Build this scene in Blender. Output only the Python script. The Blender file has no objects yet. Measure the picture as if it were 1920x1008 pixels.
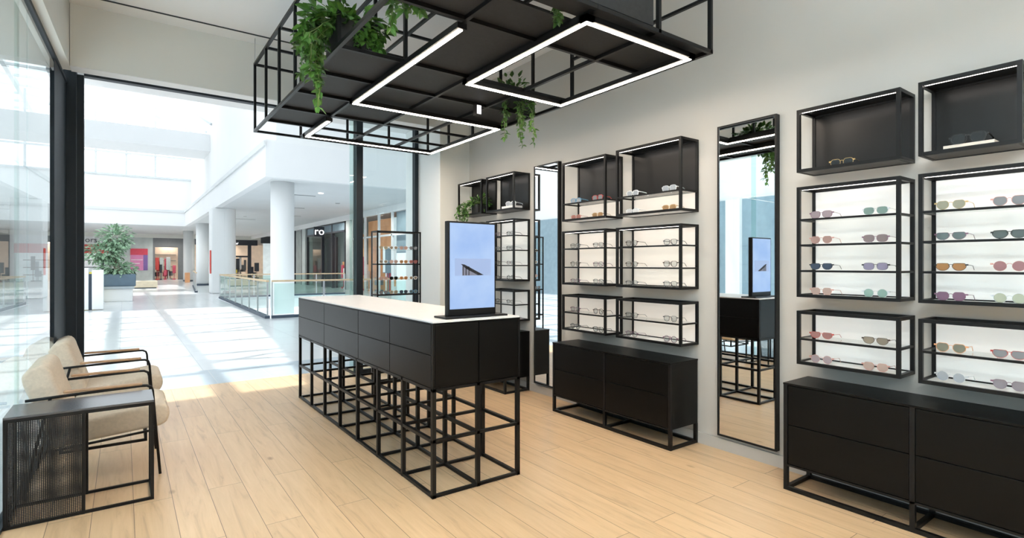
import bpy, math, random
from mathutils import Vector, Matrix
random.seed(7)
S = bpy.context.scene
COL = S.collection
R = math.radians

# ------------------------------------------------------------------ helpers
class MB:
    def __init__(s): s.v = []; s.f = []; s.m = []; s.cur = 0
    def quad(s, *p):
        n = len(s.v); s.v += [Vector(q) for q in p]; s.f.append(tuple(range(n, n + len(p)))); s.m.append(s.cur); return s
    def box(s, x0, x1, y0, y1, z0, z1):
        if x0 > x1: x0, x1 = x1, x0
        if y0 > y1: y0, y1 = y1, y0
        if z0 > z1: z0, z1 = z1, z0
        n = len(s.v)
        s.v += [Vector((x, y, z)) for z in (z0, z1) for y in (y0, y1) for x in (x0, x1)]
        for f in ((0, 2, 3, 1), (4, 5, 7, 6), (0, 1, 5, 4), (2, 6, 7, 3), (0, 4, 6, 2), (1, 3, 7, 5)):
            s.f.append(tuple(n + i for i in f)); s.m.append(s.cur)
        return s
    def tube(s, pts, r, seg=8, cap=True, flat=None):
        pts = [Vector(p) for p in pts]; n0 = len(s.v); N = len(pts)
        up = None
        for i, p in enumerate(pts):
            d = (pts[min(i + 1, N - 1)] - pts[max(i - 1, 0)]).normalized()
            if up is None:
                up = Vector((0, 0, 1)) if abs(d.z) < .9 else Vector((1, 0, 0))
            a = d.cross(up)
            if a.length < 1e-4: a = d.cross(Vector((0, 1, 0)))
            a.normalize(); b = a.cross(d).normalized()
            rr = r[i] if isinstance(r, (list, tuple)) else r
            for k in range(seg):
                t = 2 * math.pi * (k + .5) / seg
                c1, c2 = math.cos(t), math.sin(t)
                if seg == 4: c1 *= 1.414; c2 *= 1.414
                s.v.append(p + a * c1 * rr + b * c2 * (flat if flat else rr))
        for i in range(N - 1):
            for k in range(seg):
                k2 = (k + 1) % seg
                s.f.append((n0 + i * seg + k, n0 + (i + 1) * seg + k, n0 + (i + 1) * seg + k2, n0 + i * seg + k2)); s.m.append(s.cur)
        if cap:
            s.f.append(tuple(n0 + k for k in range(seg))); s.m.append(s.cur)
            s.f.append(tuple(n0 + (N - 1) * seg + k for k in reversed(range(seg)))); s.m.append(s.cur)
        return s
    def lathe(s, prof, cx=0, cy=0, seg=24):
        n0 = len(s.v); N = len(prof)
        for r, z in prof:
            for k in range(seg):
                t = 2 * math.pi * k / seg
                s.v.append(Vector((cx + r * math.cos(t), cy + r * math.sin(t), z)))
        for i in range(N - 1):
            for k in range(seg):
                k2 = (k + 1) % seg
                s.f.append((n0 + i * seg + k, n0 + i * seg + k2, n0 + (i + 1) * seg + k2, n0 + (i + 1) * seg + k)); s.m.append(s.cur)
        s.f.append(tuple(n0 + k for k in reversed(range(seg)))); s.m.append(s.cur)
        s.f.append(tuple(n0 + (N - 1) * seg + k for k in range(seg))); s.m.append(s.cur)
        return s
    def prism(s, poly, y0, y1):            # poly in (x,z), extruded along y
        n = len(s.v); k = len(poly)
        s.v += [Vector((x, y0, z)) for x, z in poly] + [Vector((x, y1, z)) for x, z in poly]
        s.f.append(tuple(n + i for i in range(k))); s.m.append(s.cur)
        s.f.append(tuple(n + k + i for i in reversed(range(k)))); s.m.append(s.cur)
        for i in range(k):
            j = (i + 1) % k
            s.f.append((n + j, n + i, n + k + i, n + k + j)); s.m.append(s.cur)
        return s
    def data(s, name, off=Vector((0, 0, 0))):
        me = bpy.data.meshes.new(name)
        me.from_pydata([tuple(v - off) for v in s.v], [], s.f)
        me.polygons.foreach_set('material_index', s.m)
        me.update()
        return me
    def build(s, name, mat, parent=None, bevel=0, smooth=False, subd=0):
        if parent is not None:
            r = parent; off = Vector((0, 0, 0))
            while r is not None: off = off + r.location; r = r.parent
        else:
            xs = [v.x for v in s.v]; ys = [v.y for v in s.v]; zs = [v.z for v in s.v]
            off = Vector(((min(xs) + max(xs)) / 2, (min(ys) + max(ys)) / 2, min(zs)))
        me = s.data(name, off)
        o = bpy.data.objects.new(name, me); COL.objects.link(o)
        for m in (mat if isinstance(mat, (list, tuple)) else [mat]): me.materials.append(m)
        if parent is not None: o.parent = parent
        else: o.location = off
        if smooth or subd:
            me.polygons.foreach_set('use_smooth', [True] * len(me.polygons))
        if bevel:
            b = o.modifiers.new('bevel', 'BEVEL'); b.width = bevel; b.segments = 2; b.limit_method = 'ANGLE'
        if subd:
            b = o.modifiers.new('sub', 'SUBSURF'); b.levels = subd; b.render_levels = subd
        return o

def empty(name, loc):
    o = bpy.data.objects.new(name, None); COL.objects.link(o); o.location = loc; o.empty_display_size = .1
    return o
def tag(o, label, cat, group=None, kind=None):
    o['label'] = label; o['category'] = cat
    if group: o['group'] = group
    if kind: o['kind'] = kind
    return o
def thing(name, loc, label, cat, group=None):
    return tag(empty(name, loc), label, cat, group)
def struct(name, mb, mat, **k):
    o = mb.build(name, mat, **k)
    if k.get('parent') is None: o['kind'] = 'structure'
    return o
def copy_tree(o, parent=None):
    c = o.copy(); COL.objects.link(c); c.parent = parent
    for ch in list(o.children): copy_tree(ch, c)
    return c

# ------------------------------------------------------------------ materials
def newmat(name):
    m = bpy.data.materials.new(name); m.use_nodes = True
    nt = m.node_tree
    return m, nt, nt.nodes['Principled BSDF']
def noise_bump(nt, bs, scale, strength, dist=.002):
    n = nt.nodes.new('ShaderNodeTexNoise'); n.inputs['Scale'].default_value = scale; n.inputs['Detail'].default_value = 3
    tc = nt.nodes.new('ShaderNodeTexCoord'); nt.links.new(tc.outputs['Object'], n.inputs['Vector'])
    b = nt.nodes.new('ShaderNodeBump'); b.inputs['Strength'].default_value = strength; b.inputs['Distance'].default_value = dist
    nt.links.new(n.outputs['Fac'], b.inputs['Height']); nt.links.new(b.outputs['Normal'], bs.inputs['Normal'])
    return n
def pmat(name, col, rough=.5, metal=0, spec=.5, vary=.06, scale=6, bump=0, emit=None, es=0, coat=0):
    m, nt, bs = newmat(name)
    bs.inputs['Roughness'].default_value = rough; bs.inputs['Metallic'].default_value = metal
    bs.inputs['Specular IOR Level'].default_value = spec
    n = nt.nodes.new('ShaderNodeTexNoise'); n.inputs['Scale'].default_value = scale; n.inputs['Detail'].default_value = 4
    tc = nt.nodes.new('ShaderNodeTexCoord'); nt.links.new(tc.outputs['Object'], n.inputs['Vector'])
    cr = nt.nodes.new('ShaderNodeValToRGB')
    cr.color_ramp.elements[0].position = .3; cr.color_ramp.elements[1].position = .7
    cr.color_ramp.elements[0].color = tuple(c * (1 - vary) for c in col) + (1,)
    cr.color_ramp.elements[1].color = tuple(min(1, c * (1 + vary)) for c in col) + (1,)
    nt.links.new(n.outputs['Fac'], cr.inputs['Fac']); nt.links.new(cr.outputs['Color'], bs.inputs['Base Color'])
    if bump:
        b = nt.nodes.new('ShaderNodeBump'); b.inputs['Strength'].default_value = bump; b.inputs['Distance'].default_value = .003
        n2 = nt.nodes.new('ShaderNodeTexNoise'); n2.inputs['Scale'].default_value = scale * 12
        nt.links.new(tc.outputs['Object'], n2.inputs['Vector']); nt.links.new(n2.outputs['Fac'], b.inputs['Height'])
        nt.links.new(b.outputs['Normal'], bs.inputs['Normal'])
    if emit:
        bs.inputs['Emission Color'].default_value = tuple(emit) + (1,); bs.inputs['Emission Strength'].default_value = es
    if coat: bs.inputs['Coat Weight'].default_value = coat
    return m
def emat(name, col, st):
    m, nt, bs = newmat(name)
    nt.nodes.remove(bs)
    e = nt.nodes.new('ShaderNodeEmission'); e.inputs['Color'].default_value = tuple(col) + (1,); e.inputs['Strength'].default_value = st
    nt.links.new(e.outputs[0], nt.nodes['Material Output'].inputs['Surface'])
    return m
def glass(name, tint=(.93, .97, .97), ior=1.5, boost=1.3, rough=0.0):
    # thin architectural glass: fresnel mirror over clear transmission
    m, nt, bs = newmat(name); nt.nodes.remove(bs)
    tr = nt.nodes.new('ShaderNodeBsdfTransparent'); tr.inputs['Color'].default_value = tuple(tint) + (1,)
    gl = nt.nodes.new('ShaderNodeBsdfGlossy'); gl.inputs['Roughness'].default_value = rough
    fr = nt.nodes.new('ShaderNodeFresnel'); fr.inputs['IOR'].default_value = ior
    ge = nt.nodes.new('ShaderNodeNewGeometry')
    inv = nt.nodes.new('ShaderNodeMath'); inv.operation = 'SUBTRACT'; inv.inputs[0].default_value = 1
    nt.links.new(ge.outputs['Backfacing'], inv.inputs[1])
    mu = nt.nodes.new('ShaderNodeMath'); mu.operation = 'MULTIPLY'; nt.links.new(fr.outputs[0], mu.inputs[0]); nt.links.new(inv.outputs[0], mu.inputs[1])
    mb = nt.nodes.new('ShaderNodeMath'); mb.operation = 'MULTIPLY'; mb.use_clamp = True; mb.inputs[1].default_value = boost
    nt.links.new(mu.outputs[0], mb.inputs[0])
    mx = nt.nodes.new('ShaderNodeMixShader')
    nt.links.new(mb.outputs[0], mx.inputs[0]); nt.links.new(tr.outputs[0], mx.inputs[1]); nt.links.new(gl.outputs[0], mx.inputs[2])
    nt.links.new(mx.outputs[0], nt.nodes['Material Output'].inputs['Surface'])
    return m

BLACK = pmat('black powder coated metal', (.003, .003, .0034), .42, 0, .28, .1)
LACQ = pmat('charcoal lacquer board', (.0018, .0017, .0016), .36, 0, .18, .08, 3)
DARKP = pmat('dark felt panel', (.014, .014, .0145), .6, 0, .4, .25, 40, .4)
DARKB = pmat('black steel back panel', (.006, .0055, .0052), .30, .1, .4, .1, 4)
WALLM = pmat('warm grey wall paint', (.545, .525, .49), .85, 0, .2, .015, 1.5, .1)
WALLB = pmat('beige bulkhead paint', (.77, .77, .73), .85, 0, .2, .015, 1.5, .1)
CEILM = pmat('white ceiling paint', (.91, .91, .91), .9, 0, .2, .01, 1.5)
WHITE = pmat('white plaster', (.84, .85, .85), .7, 0, .3, .01, 1)
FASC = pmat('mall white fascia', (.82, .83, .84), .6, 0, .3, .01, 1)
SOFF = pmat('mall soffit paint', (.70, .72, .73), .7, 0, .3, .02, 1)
TOPM = pmat('white solid countertop', (.84, .825, .81), .3, 0, .5, .02, 25)
CREAM = pmat('cream woven fabric', (.70, .60, .48), .95, 0, .2, .07, 60, .6)
ARMW = pmat('oak armrest', (.42, .26, .15), .5, 0, .4, .15, 12)
GLASS = glass('shopfront glass')
SGLASS = glass('shelf glass', (.97, .99, .985), 1.45, 1.0)
RGLASS = glass('balustrade glass', (.84, .93, .91), 1.5, 1.0)
DFRAME = pmat('dark anodised window frame', (.012, .019, .027), .5, 0, .3, .1)
LED = emat('warm white led diffuser', (1, .84, .69), 48)
LEDC = emat('case led strip', (1, .90, .82), 7)
CASEW = pmat('white lit back panel', (.80, .80, .79), .5, 0, .3, .01, 2, emit=(1, .985, .96), es=.07)
CASEY = pmat('warm lit back panel', (.78, .72, .66), .5, 0, .3, .01, 2, emit=(1, .88, .79), es=.10)
CASEB = pmat('white acrylic base', (.82, .82, .81), .4, 0, .4, .01, 2)
CHROME = pmat('bright chrome', (.8, .8, .8), .15, 1, .5, .02)
STEEL = pmat('brushed steel', (.55, .57, .58), .35, 1, .5, .03)
RAILW = pmat('pale oak handrail', (.62, .47, .30), .5, 0, .4, .1, 12)
PLINTH = pmat('blue grey kerb', (.06, .085, .12), .5, 0, .4, .1)
m, nt, bs = newmat('mirror glass'); bs.inputs['Metallic'].default_value = 1; bs.inputs['Roughness'].default_value = .01; bs.inputs['Base Color'].default_value = (.93, .94, .94, 1); MIRR = m
n = nt.nodes.new('ShaderNodeTexNoise'); n.inputs['Scale'].default_value = 2
cr = nt.nodes.new('ShaderNodeValToRGB'); cr.color_ramp.elements[0].color = (.92, .93, .93, 1); cr.color_ramp.elements[1].color = (.94, .95, .95, 1)
nt.links.new(n.outputs['Fac'], cr.inputs['Fac']); nt.links.new(cr.outputs['Color'], bs.inputs['Base Color'])

def wood_floor():
    m, nt, bs = newmat('oak plank floor'); N = nt.nodes; L = nt.links
    tc = N.new('ShaderNodeTexCoord'); sep = N.new('ShaderNodeSeparateXYZ'); L.new(tc.outputs['Object'], sep.inputs[0])
    com = N.new('ShaderNodeCombineXYZ')            # planks run along world Y
    ad = N.new('ShaderNodeMath'); ad.inputs[1].default_value = PLANK_OFF; L.new(sep.outputs['X'], ad.inputs[0])
    L.new(sep.outputs['Y'], com.inputs['X']); L.new(ad.outputs[0], com.inputs['Y'])
    br = N.new('ShaderNodeTexBrick'); L.new(com.outputs[0], br.inputs['Vector'])
    br.offset = .37; br.inputs['Scale'].default_value = 1
    br.inputs['Brick Width'].default_value = 1.9; br.inputs['Row Height'].default_value = .19
    br.inputs['Mortar Size'].default_value = .0016; br.inputs['Mortar Smooth'].default_value = .2; br.inputs['Bias'].default_value = 0
    br.inputs['Color1'].default_value = (0, 0, 0, 1); br.inputs['Color2'].default_value = (1, 1, 1, 1); br.inputs['Mortar'].default_value = (.5, .5, .5, 1)
    # grain
    sc = N.new('ShaderNodeVectorMath'); sc.operation = 'MULTIPLY'; sc.inputs[1].default_value = (14, 1.1, 1); L.new(tc.outputs['Object'], sc.inputs[0])
    ofs = N.new('ShaderNodeVectorMath'); ofs.operation = 'ADD'; L.new(sc.outputs[0], ofs.inputs[0])
    mul = N.new('ShaderNodeVectorMath'); mul.operation = 'MULTIPLY'; mul.inputs[1].default_value = (9, 17, 5); L.new(br.outputs['Color'], mul.inputs[0]); L.new(mul.outputs[0], ofs.inputs[1])
    g = N.new('ShaderNodeTexNoise'); g.inputs['Scale'].default_value = 1.6; g.inputs['Detail'].default_value = 8; g.inputs['Distortion'].default_value = .9; g.inputs['Roughness'].default_value = .62
    L.new(ofs.outputs[0], g.inputs['Vector'])
    r1 = N.new('ShaderNodeValToRGB'); e = r1.color_ramp.elements
    e[0].position = .28; e[0].color = (.53, .36, .21, 1); e[1].position = .66; e[1].color = (.74, .53, .325, 1)
    x = e.new(.45); x.color = (.68, .475, .28, 1)
    L.new(g.outputs['Fac'], r1.inputs['Fac'])
    # per plank tone
    r2 = N.new('ShaderNodeValToRGB'); r2.color_ramp.elements[0].color = (.90, .885, .87, 1); r2.color_ramp.elements[1].color = (1.0, .99, .97, 1)
    L.new(br.outputs['Color'], r2.inputs['Fac'])
    m1 = N.new('ShaderNodeMixRGB'); m1.blend_type = 'MULTIPLY'; m1.inputs[0].default_value = 1
    L.new(r1.outputs['Color'], m1.inputs[1]); L.new(r2.outputs['Color'], m1.inputs[2])
    # knots
    vo = N.new('ShaderNodeTexVoronoi'); vo.inputs['Scale'].default_value = 1.0
    s2 = N.new('ShaderNodeVectorMath'); s2.operation = 'MULTIPLY'; s2.inputs[1].default_value = (3.1, 1.5, 1); L.new(tc.outputs['Object'], s2.inputs[0]); L.new(s2.outputs[0], vo.inputs['Vector'])
    rk = N.new('ShaderNodeValToRGB'); rk.color_ramp.elements[0].position = .02; rk.color_ramp.elements[0].color = (.38, .27, .18, 1)
    rk.color_ramp.elements[1].position = .075; rk.color_ramp.elements[1].color = (1, 1, 1, 1); L.new(vo.outputs['Distance'], rk.inputs['Fac'])
    m2 = N.new('ShaderNodeMixRGB'); m2.blend_type = 'MULTIPLY'; m2.inputs[0].default_value = .75; L.new(m1.outputs[0], m2.inputs[1]); L.new(rk.outputs['Color'], m2.inputs[2])
    # seams
    m3 = N.new('ShaderNodeMixRGB'); L.new(br.outputs['Fac'], m3.inputs[0]); L.new(m2.outputs[0], m3.inputs[1]); m3.inputs[2].default_value = (.16, .10, .06, 1)
    L.new(m3.outputs[0], bs.inputs['Base Color'])
    bs.inputs['Roughness'].default_value = .36
    bp = N.new('ShaderNodeBump'); bp.inputs['Strength'].default_value = .25; bp.inputs['Distance'].default_value = .002; bp.invert = True
    L.new(br.outputs['Fac'], bp.inputs['Height']); L.new(bp.outputs['Normal'], bs.inputs['Normal'])
    return m
def tile_floor(name, c1, c2, size, rough=.18, grout=(.55, .58, .6)):
    m, nt, bs = newmat(name); N = nt.nodes; L = nt.links
    tc = N.new('ShaderNodeTexCoord'); br = N.new('ShaderNodeTexBrick'); L.new(tc.outputs['Object'], br.inputs['Vector'])
    br.offset = 0; br.inputs['Scale'].default_value = 1; br.inputs['Brick Width'].default_value = size; br.inputs['Row Height'].default_value = size
    br.inputs['Mortar Size'].default_value = .004; br.inputs['Color1'].default_value = c1 + (1,); br.inputs['Color2'].default_value = c2 + (1,); br.inputs['Mortar'].default_value = grout + (1,)
    no = N.new('ShaderNodeTexNoise'); no.inputs['Scale'].default_value = 1.3; no.inputs['Detail'].default_value = 6; L.new(tc.outputs['Object'], no.inputs['Vector'])
    rr = N.new('ShaderNodeValToRGB'); rr.color_ramp.elements[0].color = (.93, .94, .95, 1); rr.color_ramp.elements[1].color = (1, 1, 1, 1); L.new(no.outputs['Fac'], rr.inputs['Fac'])
    mx = N.new('ShaderNodeMixRGB'); mx.blend_type = 'MULTIPLY'; mx.inputs[0].default_value = 1; L.new(br.outputs['Color'], mx.inputs[1]); L.new(rr.outputs['Color'], mx.inputs[2])
    L.new(mx.outputs[0], bs.inputs['Base Color']); bs.inputs['Roughness'].default_value = rough
    return m
def perforated(name, col, pitch=.008, hole=.33):
    m, nt, bs = newmat(name); N = nt.nodes; L = nt.links
    bs.inputs['Base Color'].default_value = tuple(c * .4 for c in col) + (1,); bs.inputs['Roughness'].default_value = .45
    tc = N.new('ShaderNodeTexCoord'); vo = N.new('ShaderNodeTexVoronoi'); vo.inputs['Scale'].default_value = 1 / pitch; vo.inputs['Randomness'].default_value = 0
    sp = N.new('ShaderNodeSeparateXYZ'); L.new(tc.outputs['Object'], sp.inputs[0]); a1 = N.new('ShaderNodeMath'); L.new(sp.outputs['X'], a1.inputs[0]); L.new(sp.outputs['Y'], a1.inputs[1])
    cb = N.new('ShaderNodeCombineXYZ'); L.new(a1.outputs[0], cb.inputs['X']); L.new(sp.outputs['Z'], cb.inputs['Y']); vo.voronoi_dimensions = '2D'; L.new(cb.outputs[0], vo.inputs['Vector'])
    lt = N.new('ShaderNodeMath'); lt.operation = 'GREATER_THAN'; lt.inputs[1].default_value = hole; L.new(vo.outputs['Distance'], lt.inputs[0])
    L.new(lt.outputs[0], bs.inputs['Alpha'])
    return m
MESHM = perforated('perforated black steel', (.02, .02, .022), .009, .40)

# ------------------------------------------------------------------ shop shell
XW = 3.661; YW = 5.993; YB = -3.2; CZ = 3.66; HZ = 3.12; GY = 6.65
def lx(y): return -.462 + .035 * (y - 5.75)          # the left glass wall runs slightly askew
def skew(mb):
    for v in mb.v: v.x += lx(v.y)
    return mb
fx0, fx1 = -.8, 3.95
PLANK_OFF = -.427 % .19
WOOD = wood_floor()
m = MB(); P = [(lx(YB) - .03, YB), (lx(7.1) - .03, 7.1), (fx1, 7.1), (fx1, YB)]
m.v = [Vector((x, y, -.12)) for x, y in P] + [Vector((x, y, 0)) for x, y in P]
m.f = [(0, 1, 2, 3), (7, 6, 5, 4), (0, 4, 5, 1), (1, 5, 6, 2), (2, 6, 7, 3), (3, 7, 4, 0)]; m.m = [0] * 6
o = struct('floor', m, WOOD)
for v in o.data.vertices: v.co += o.location
o.location = (0, 0, 0)
struct('ceiling', MB().box(-1.1, XW + .3, YB, 7.1, CZ, CZ + .2), CEILM)
struct('wall_right', MB().box(XW, XW + .29, YB, 7.1, 0, CZ), WALLM)
struct('wall_back', MB().box(-1.1, XW + .3, YB - .2, YB, 0, CZ), WALLM)
struct('wall_front', MB().box(3.236, XW, YW, 7.0, 0, CZ), WALLB)
struct('trim_1', MB().box(3.229, 3.236, YW + .001, 7.0, 0, 3.25), WHITE)                     # white board beside the shop window, daylight on the reveal put into its colour
struct('wall_bulkhead_front', MB().box(-.376, 3.236, YW, YW + .16, HZ, CZ), WALLB)
struct('trim_15', MB().box(-.376, 3.229, YW + .002, YW + .165, HZ - .006, HZ - .0005), WHITE)
m = MB().box(-.45, .074, YB, YW + .16, HZ + .001, CZ); skew(m)
struct('wall_bulkhead_left', m, WALLB)
struct('trim_2', MB().box(-.376, XW, 5.745, 5.765, CZ - .006, CZ - .0005), DFRAME)                # dark strip standing in for the shadow gap in the ceiling
BASE = pmat('grey skirting', (.50, .485, .46), .6, 0, .3, .02)
struct('baseboard_right', MB().box(XW - .014, XW, YB, YW, 0, .085), BASE)
struct('baseboard_front', MB().box(3.236, XW - .014, YW - .014, YW, 0, .085), BASE)
# outer facade above the opening, seen from the mall
struct('wall_facade', MB().box(-.6, 12, 6.75, 7.1, 3.262, 12.5), FASC)
struct('trim_16', MB().box(3.96, 12, 6.75, 7.1, 0, 3.26), FASC)

# front window (panes right of the entrance) and its frame
w = MB()
w.box(-.362, -.31, GY - .06, GY + .04, 0, 3.217)
w.box(-.31, 3.229, GY - .04, GY + .04, 3.217, 3.252)
struct('window_1', w, DFRAME)
w = MB().box(2.367, 2.45, GY - .07, GY + .05, 0, 3.217); struct('window_2', w, DFRAME)
w2 = bpy.data.objects['window_2']
MB().box(2.30, 2.367, GY - .02, GY, 0, 3.217).build('glass_edge', RGLASS, w2)
MB().box(2.45, 3.177, GY - .008, GY + .004, .06, 3.21).build('pane', GLASS, w2)
MB().box(3.177, 3.228, GY - .05, GY + .03, 0, 3.217).build('window_frame', DFRAME, w2)
MB().box(2.45, 3.177, GY - .03, GY + .02, 0, .06).build('sill', DFRAME, w2)
# corner post
struct('trim_3', MB().box(-.458, -.362, 6.5, 6.68, 0, HZ + .13), DFRAME, bevel=.003)
# left glass wall
w = MB(); w.box(-.03, .012, YB, 6.5, HZ - .03, HZ); w.box(-.03, .0, 5.78, 6.5, 0, HZ - .03)
w.box(-.03, .015, YB, 5.78, 0.001, .02)
struct('window_3', skew(w), DFRAME); w3 = bpy.data.objects['window_3']
ys = [YB, -1.2, .8, 2.75, 4.66, 5.78]
for a, c in zip(ys, ys[1:]):
    skew(MB().box(-.012, -.002, a + .004, c - .004, .02, HZ - .03)).build('pane', GLASS, w3)
skew(MB().box(-.028, -.016, 4.40, 4.47, .03, HZ - .03)).build('glass_edge', RGLASS, w3)
GX = -.8

# ------------------------------------------------------------------ counter
CX0, CX1, CY0, CY1, CT = 1.487, 2.137, 2.853, 5.86, 1.056
t = thing('service_counter', ((CX0 + CX1) / 2, (CY0 + CY1) / 2, 0), 'long charcoal counter with white top on black open grid legs, mid-floor', 'counter')
B = .025
ysn = [CY0 + (CY1 - CY0 - B) * i / 7 for i in range(8)]
xsn = [CX0, (CX0 + CX1 - B) / 2, CX1 - B]
for y in ysn:
    for x in xsn:
        MB().box(x, x + B, y, y + B, 0, .655).build('leg', BLACK, t)
def gridrail(z0, z1, name):
    m = MB()
    for x in xsn: m.box(x + .001, x + B - .001, CY0, CY1, z0, z1)
    for y in ysn: m.box(CX0, CX1, y + .001, y + B - .001, z0 + .001, z1 - .001)
    m.build(name, BLACK, t)
gridrail(.001, .02, 'lower_rail'); gridrail(.33, .35, 'middle_rail'); gridrail(.635, .654, 'upper_rail')
MB().box(CX0 + .006, CX1 - .006, CY0 + .006, CY1 - .006, .655, 1.04).build('body', LACQ, t)
m = MB()
for x in (CX0, CX1 - .014):
    for y in (CY0, CY1 - .014): m.box(x, x + .014, y, y + .014, .655, 1.044)
m.build('corner_trim', BLACK, t)
seams = [CY1 - .015, 4.976, 4.098, 3.484, CY0 + .015]
for a, c in zip(seams, seams[1:]):
    for z0, z1 in ((.662, .851), (.857, 1.036)):
        MB().box(CX0 - .001, CX0 + .008, c + .003, a - .003, z0, z1).build('drawer_front', LACQ, t, bevel=.0015)
        MB().box(CX1 - .008, CX1 + .001, c + .003, a - .003, z0, z1).build('drawer_front', LACQ, t, bevel=.0015)
for x0, x1 in ((CX0 + .017, 1.808), (1.815, CX1 - .017)):
    MB().box(x0, x1, CY0 - .001, CY0 + .008, .662, 1.036).build('end_panel', LACQ, t, bevel=.0015)
MB().box(CX0 - .002, CX1 + .002, CY0 - .002, CY1 + .002, 1.04, 1.046).build('top_edge', LACQ, t)
MB().box(CX0 + .002, CX1 - .002, CY0 + .002, CY1 - .002, 1.046, CT).build('countertop', TOPM, t, bevel=.001)

# screen
def screen_mat():
    m, nt, bs = newmat('lit screen picture'); N = nt.nodes; L = nt.links
    bs.inputs['Base Color'].default_value = (.02, .02, .02, 1); bs.inputs['Roughness'].default_value = .15
    tc = N.new('ShaderNodeTexCoord'); no = N.new('ShaderNodeTexNoise'); no.inputs['Scale'].default_value = 3; no.inputs['Detail'].default_value = 4; L.new(tc.outputs['Object'], no.inputs['Vector'])
    cr = N.new('ShaderNodeValToRGB'); cr.color_ramp.elements[0].position = .35; cr.color_ramp.elements[1].position = .7
    cr.color_ramp.elements[0].color = (.28, .43, .74, 1); cr.color_ramp.elements[1].color = (.42, .56, .80, 1)
    L.new(no.outputs['Fac'], cr.inputs['Fac']); L.new(cr.outputs['Color'], bs.inputs['Emission Color']); bs.inputs['Emission Strength'].default_value = .66
    return m
SY = 3.0
t = thing('display_screen', (1.85, SY, CT), 'upright portrait screen showing pale blue sky picture on the white countertop', 'screen')
MB().box(1.615, 2.085, SY - .08, SY + .08, CT, CT + .012).build('stand_base', BLACK, t, bevel=.003)
MB().box(1.666, 2.034, SY - .012, SY + .03, CT + .012, 1.676).build('casing', BLACK, t, bevel=.004)
MB().box(1.680, 2.022, SY - .0145, SY - .0115, CT + .055, 1.664).build('display_panel', screen_mat(), t)
PIC = pmat('picture band sky', (.02, .02, .02), .3, emit=(.34, .45, .70), es=.62)
PICD = pmat('picture dark building', (.02, .02, .025), .5, 0, .3, .3, 60)
PICL = pmat('picture building wall', (.02, .02, .02), .5, emit=(.24, .25, .33), es=.5)
MB().box(1.716, 1.992, SY - .0155, SY - .0140, 1.325, 1.436).build('picture', PIC, t)
m = MB(); m.prism([(1.770, 1.326), (1.770, 1.398), (1.808, 1.378), (1.918, 1.326)], SY - .0162, SY - .0150); m.build('picture', PICL, t)
m = MB(); m.prism([(1.760, 1.40), (1.785, 1.398), (1.934, 1.328), (1.888, 1.327), (1.795, 1.372)], SY - .0170, SY - .0158)
for k in range(3): m.box(1.773 + k * .022, 1.779 + k * .022, SY - .0170, SY - .0158, 1.327, 1.385)
m.build('picture', PICD, t)

# ------------------------------------------------------------------ low cabinets along the wall
def cabinet(y0, y1, seam, label, x0=3.31, ztop=.657):
    t = thing('low_cabinet', ((x0 + XW - .02) / 2, (y0 + y1) / 2, 0), label, 'cabinet', )
    x1 = XW - .016; b = .024
    m = MB()
    for x in (x0, x1 - b): m.box(x, x + b, y0, y1, .001, b)
    for y in (y0, seam, y1 - b): m.box(x0 + b, x1 - b, y, y + b, .002, b - .001)
    m.build('base_rail', BLACK, t)
    for x in (x0, x1 - b):
        for y in (y0, seam, y1 - b): MB().box(x, x + b, y, y + b, b, .155).build('leg', BLACK, t)
    MB().box(x0 + .012, x1, y0 + .002, y1 - .002, .155, ztop - .012).build('body', LACQ, t)
    MB().box(x0 - .002, x1 + .001, y0 - .002, y1 + .002, ztop - .012, ztop).build('top_panel', LACQ, t, bevel=.0015)
    m = MB()
    for y in (y0, seam, y1 - b): m.box(x0, x0 + .0125, y, y + b, .155, ztop - .012)
    m.box(x0, x0 + .0125, y0 + b, y1 - b, .150, .162); m.build('frame', BLACK, t)
    for a, c in ((y0 + b, seam), (seam + b, y1 - b)):
        for z0, z1 in ((.166, .404), (.409, ztop - .016)):
            MB().box(x0 + .002, x0 + .013, a + .003, c - .003, z0, z1).build('drawer_front', LACQ, t, bevel=.0015)
    return t
cabinet(2.54, 3.90, 3.215, 'black low cabinet between the two tall mirrors, standing under lit display cases')
cabinet(.36, 1.704, 1.02, 'black low cabinet at the right edge, nearest the camera', x0=3.328, ztop=.664)
cabinet(4.69, 5.93, 5.30, 'black low cabinet mostly hidden behind the counter, beyond the far mirror')

# ------------------------------------------------------------------ mirrors
def mirror(y0, y1, z0, z1, label):
    t = thing('wall_mirror', (XW - .02, (y0 + y1) / 2, z0), label, 'mirror')
    x = 3.615; f = .012
    m = MB(); m.box(x, XW - .001, y0, y0 + f, z0, z1); m.box(x, XW - .001, y1 - f, y1, z0, z1)
    m.box(x, XW - .001, y0 + f, y1 - f, z0, z0 + f); m.box(x, XW - .001, y0 + f, y1 - f, z1 - f, z1)
    m.build('frame', BLACK, t)
    MB().box(x + .006, x + .012, y0 + f, y1 - f, z0 + f, z1 - f).build('mirror_pane', MIRR, t)
mirror(1.90, 2.35, .115, 2.43, 'tall narrow black-framed wall mirror right of the middle low cabinet')
mirror(4.17, 4.575, .11, 2.46, 'far tall black-framed wall mirror just left of the middle low cabinet')

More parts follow.
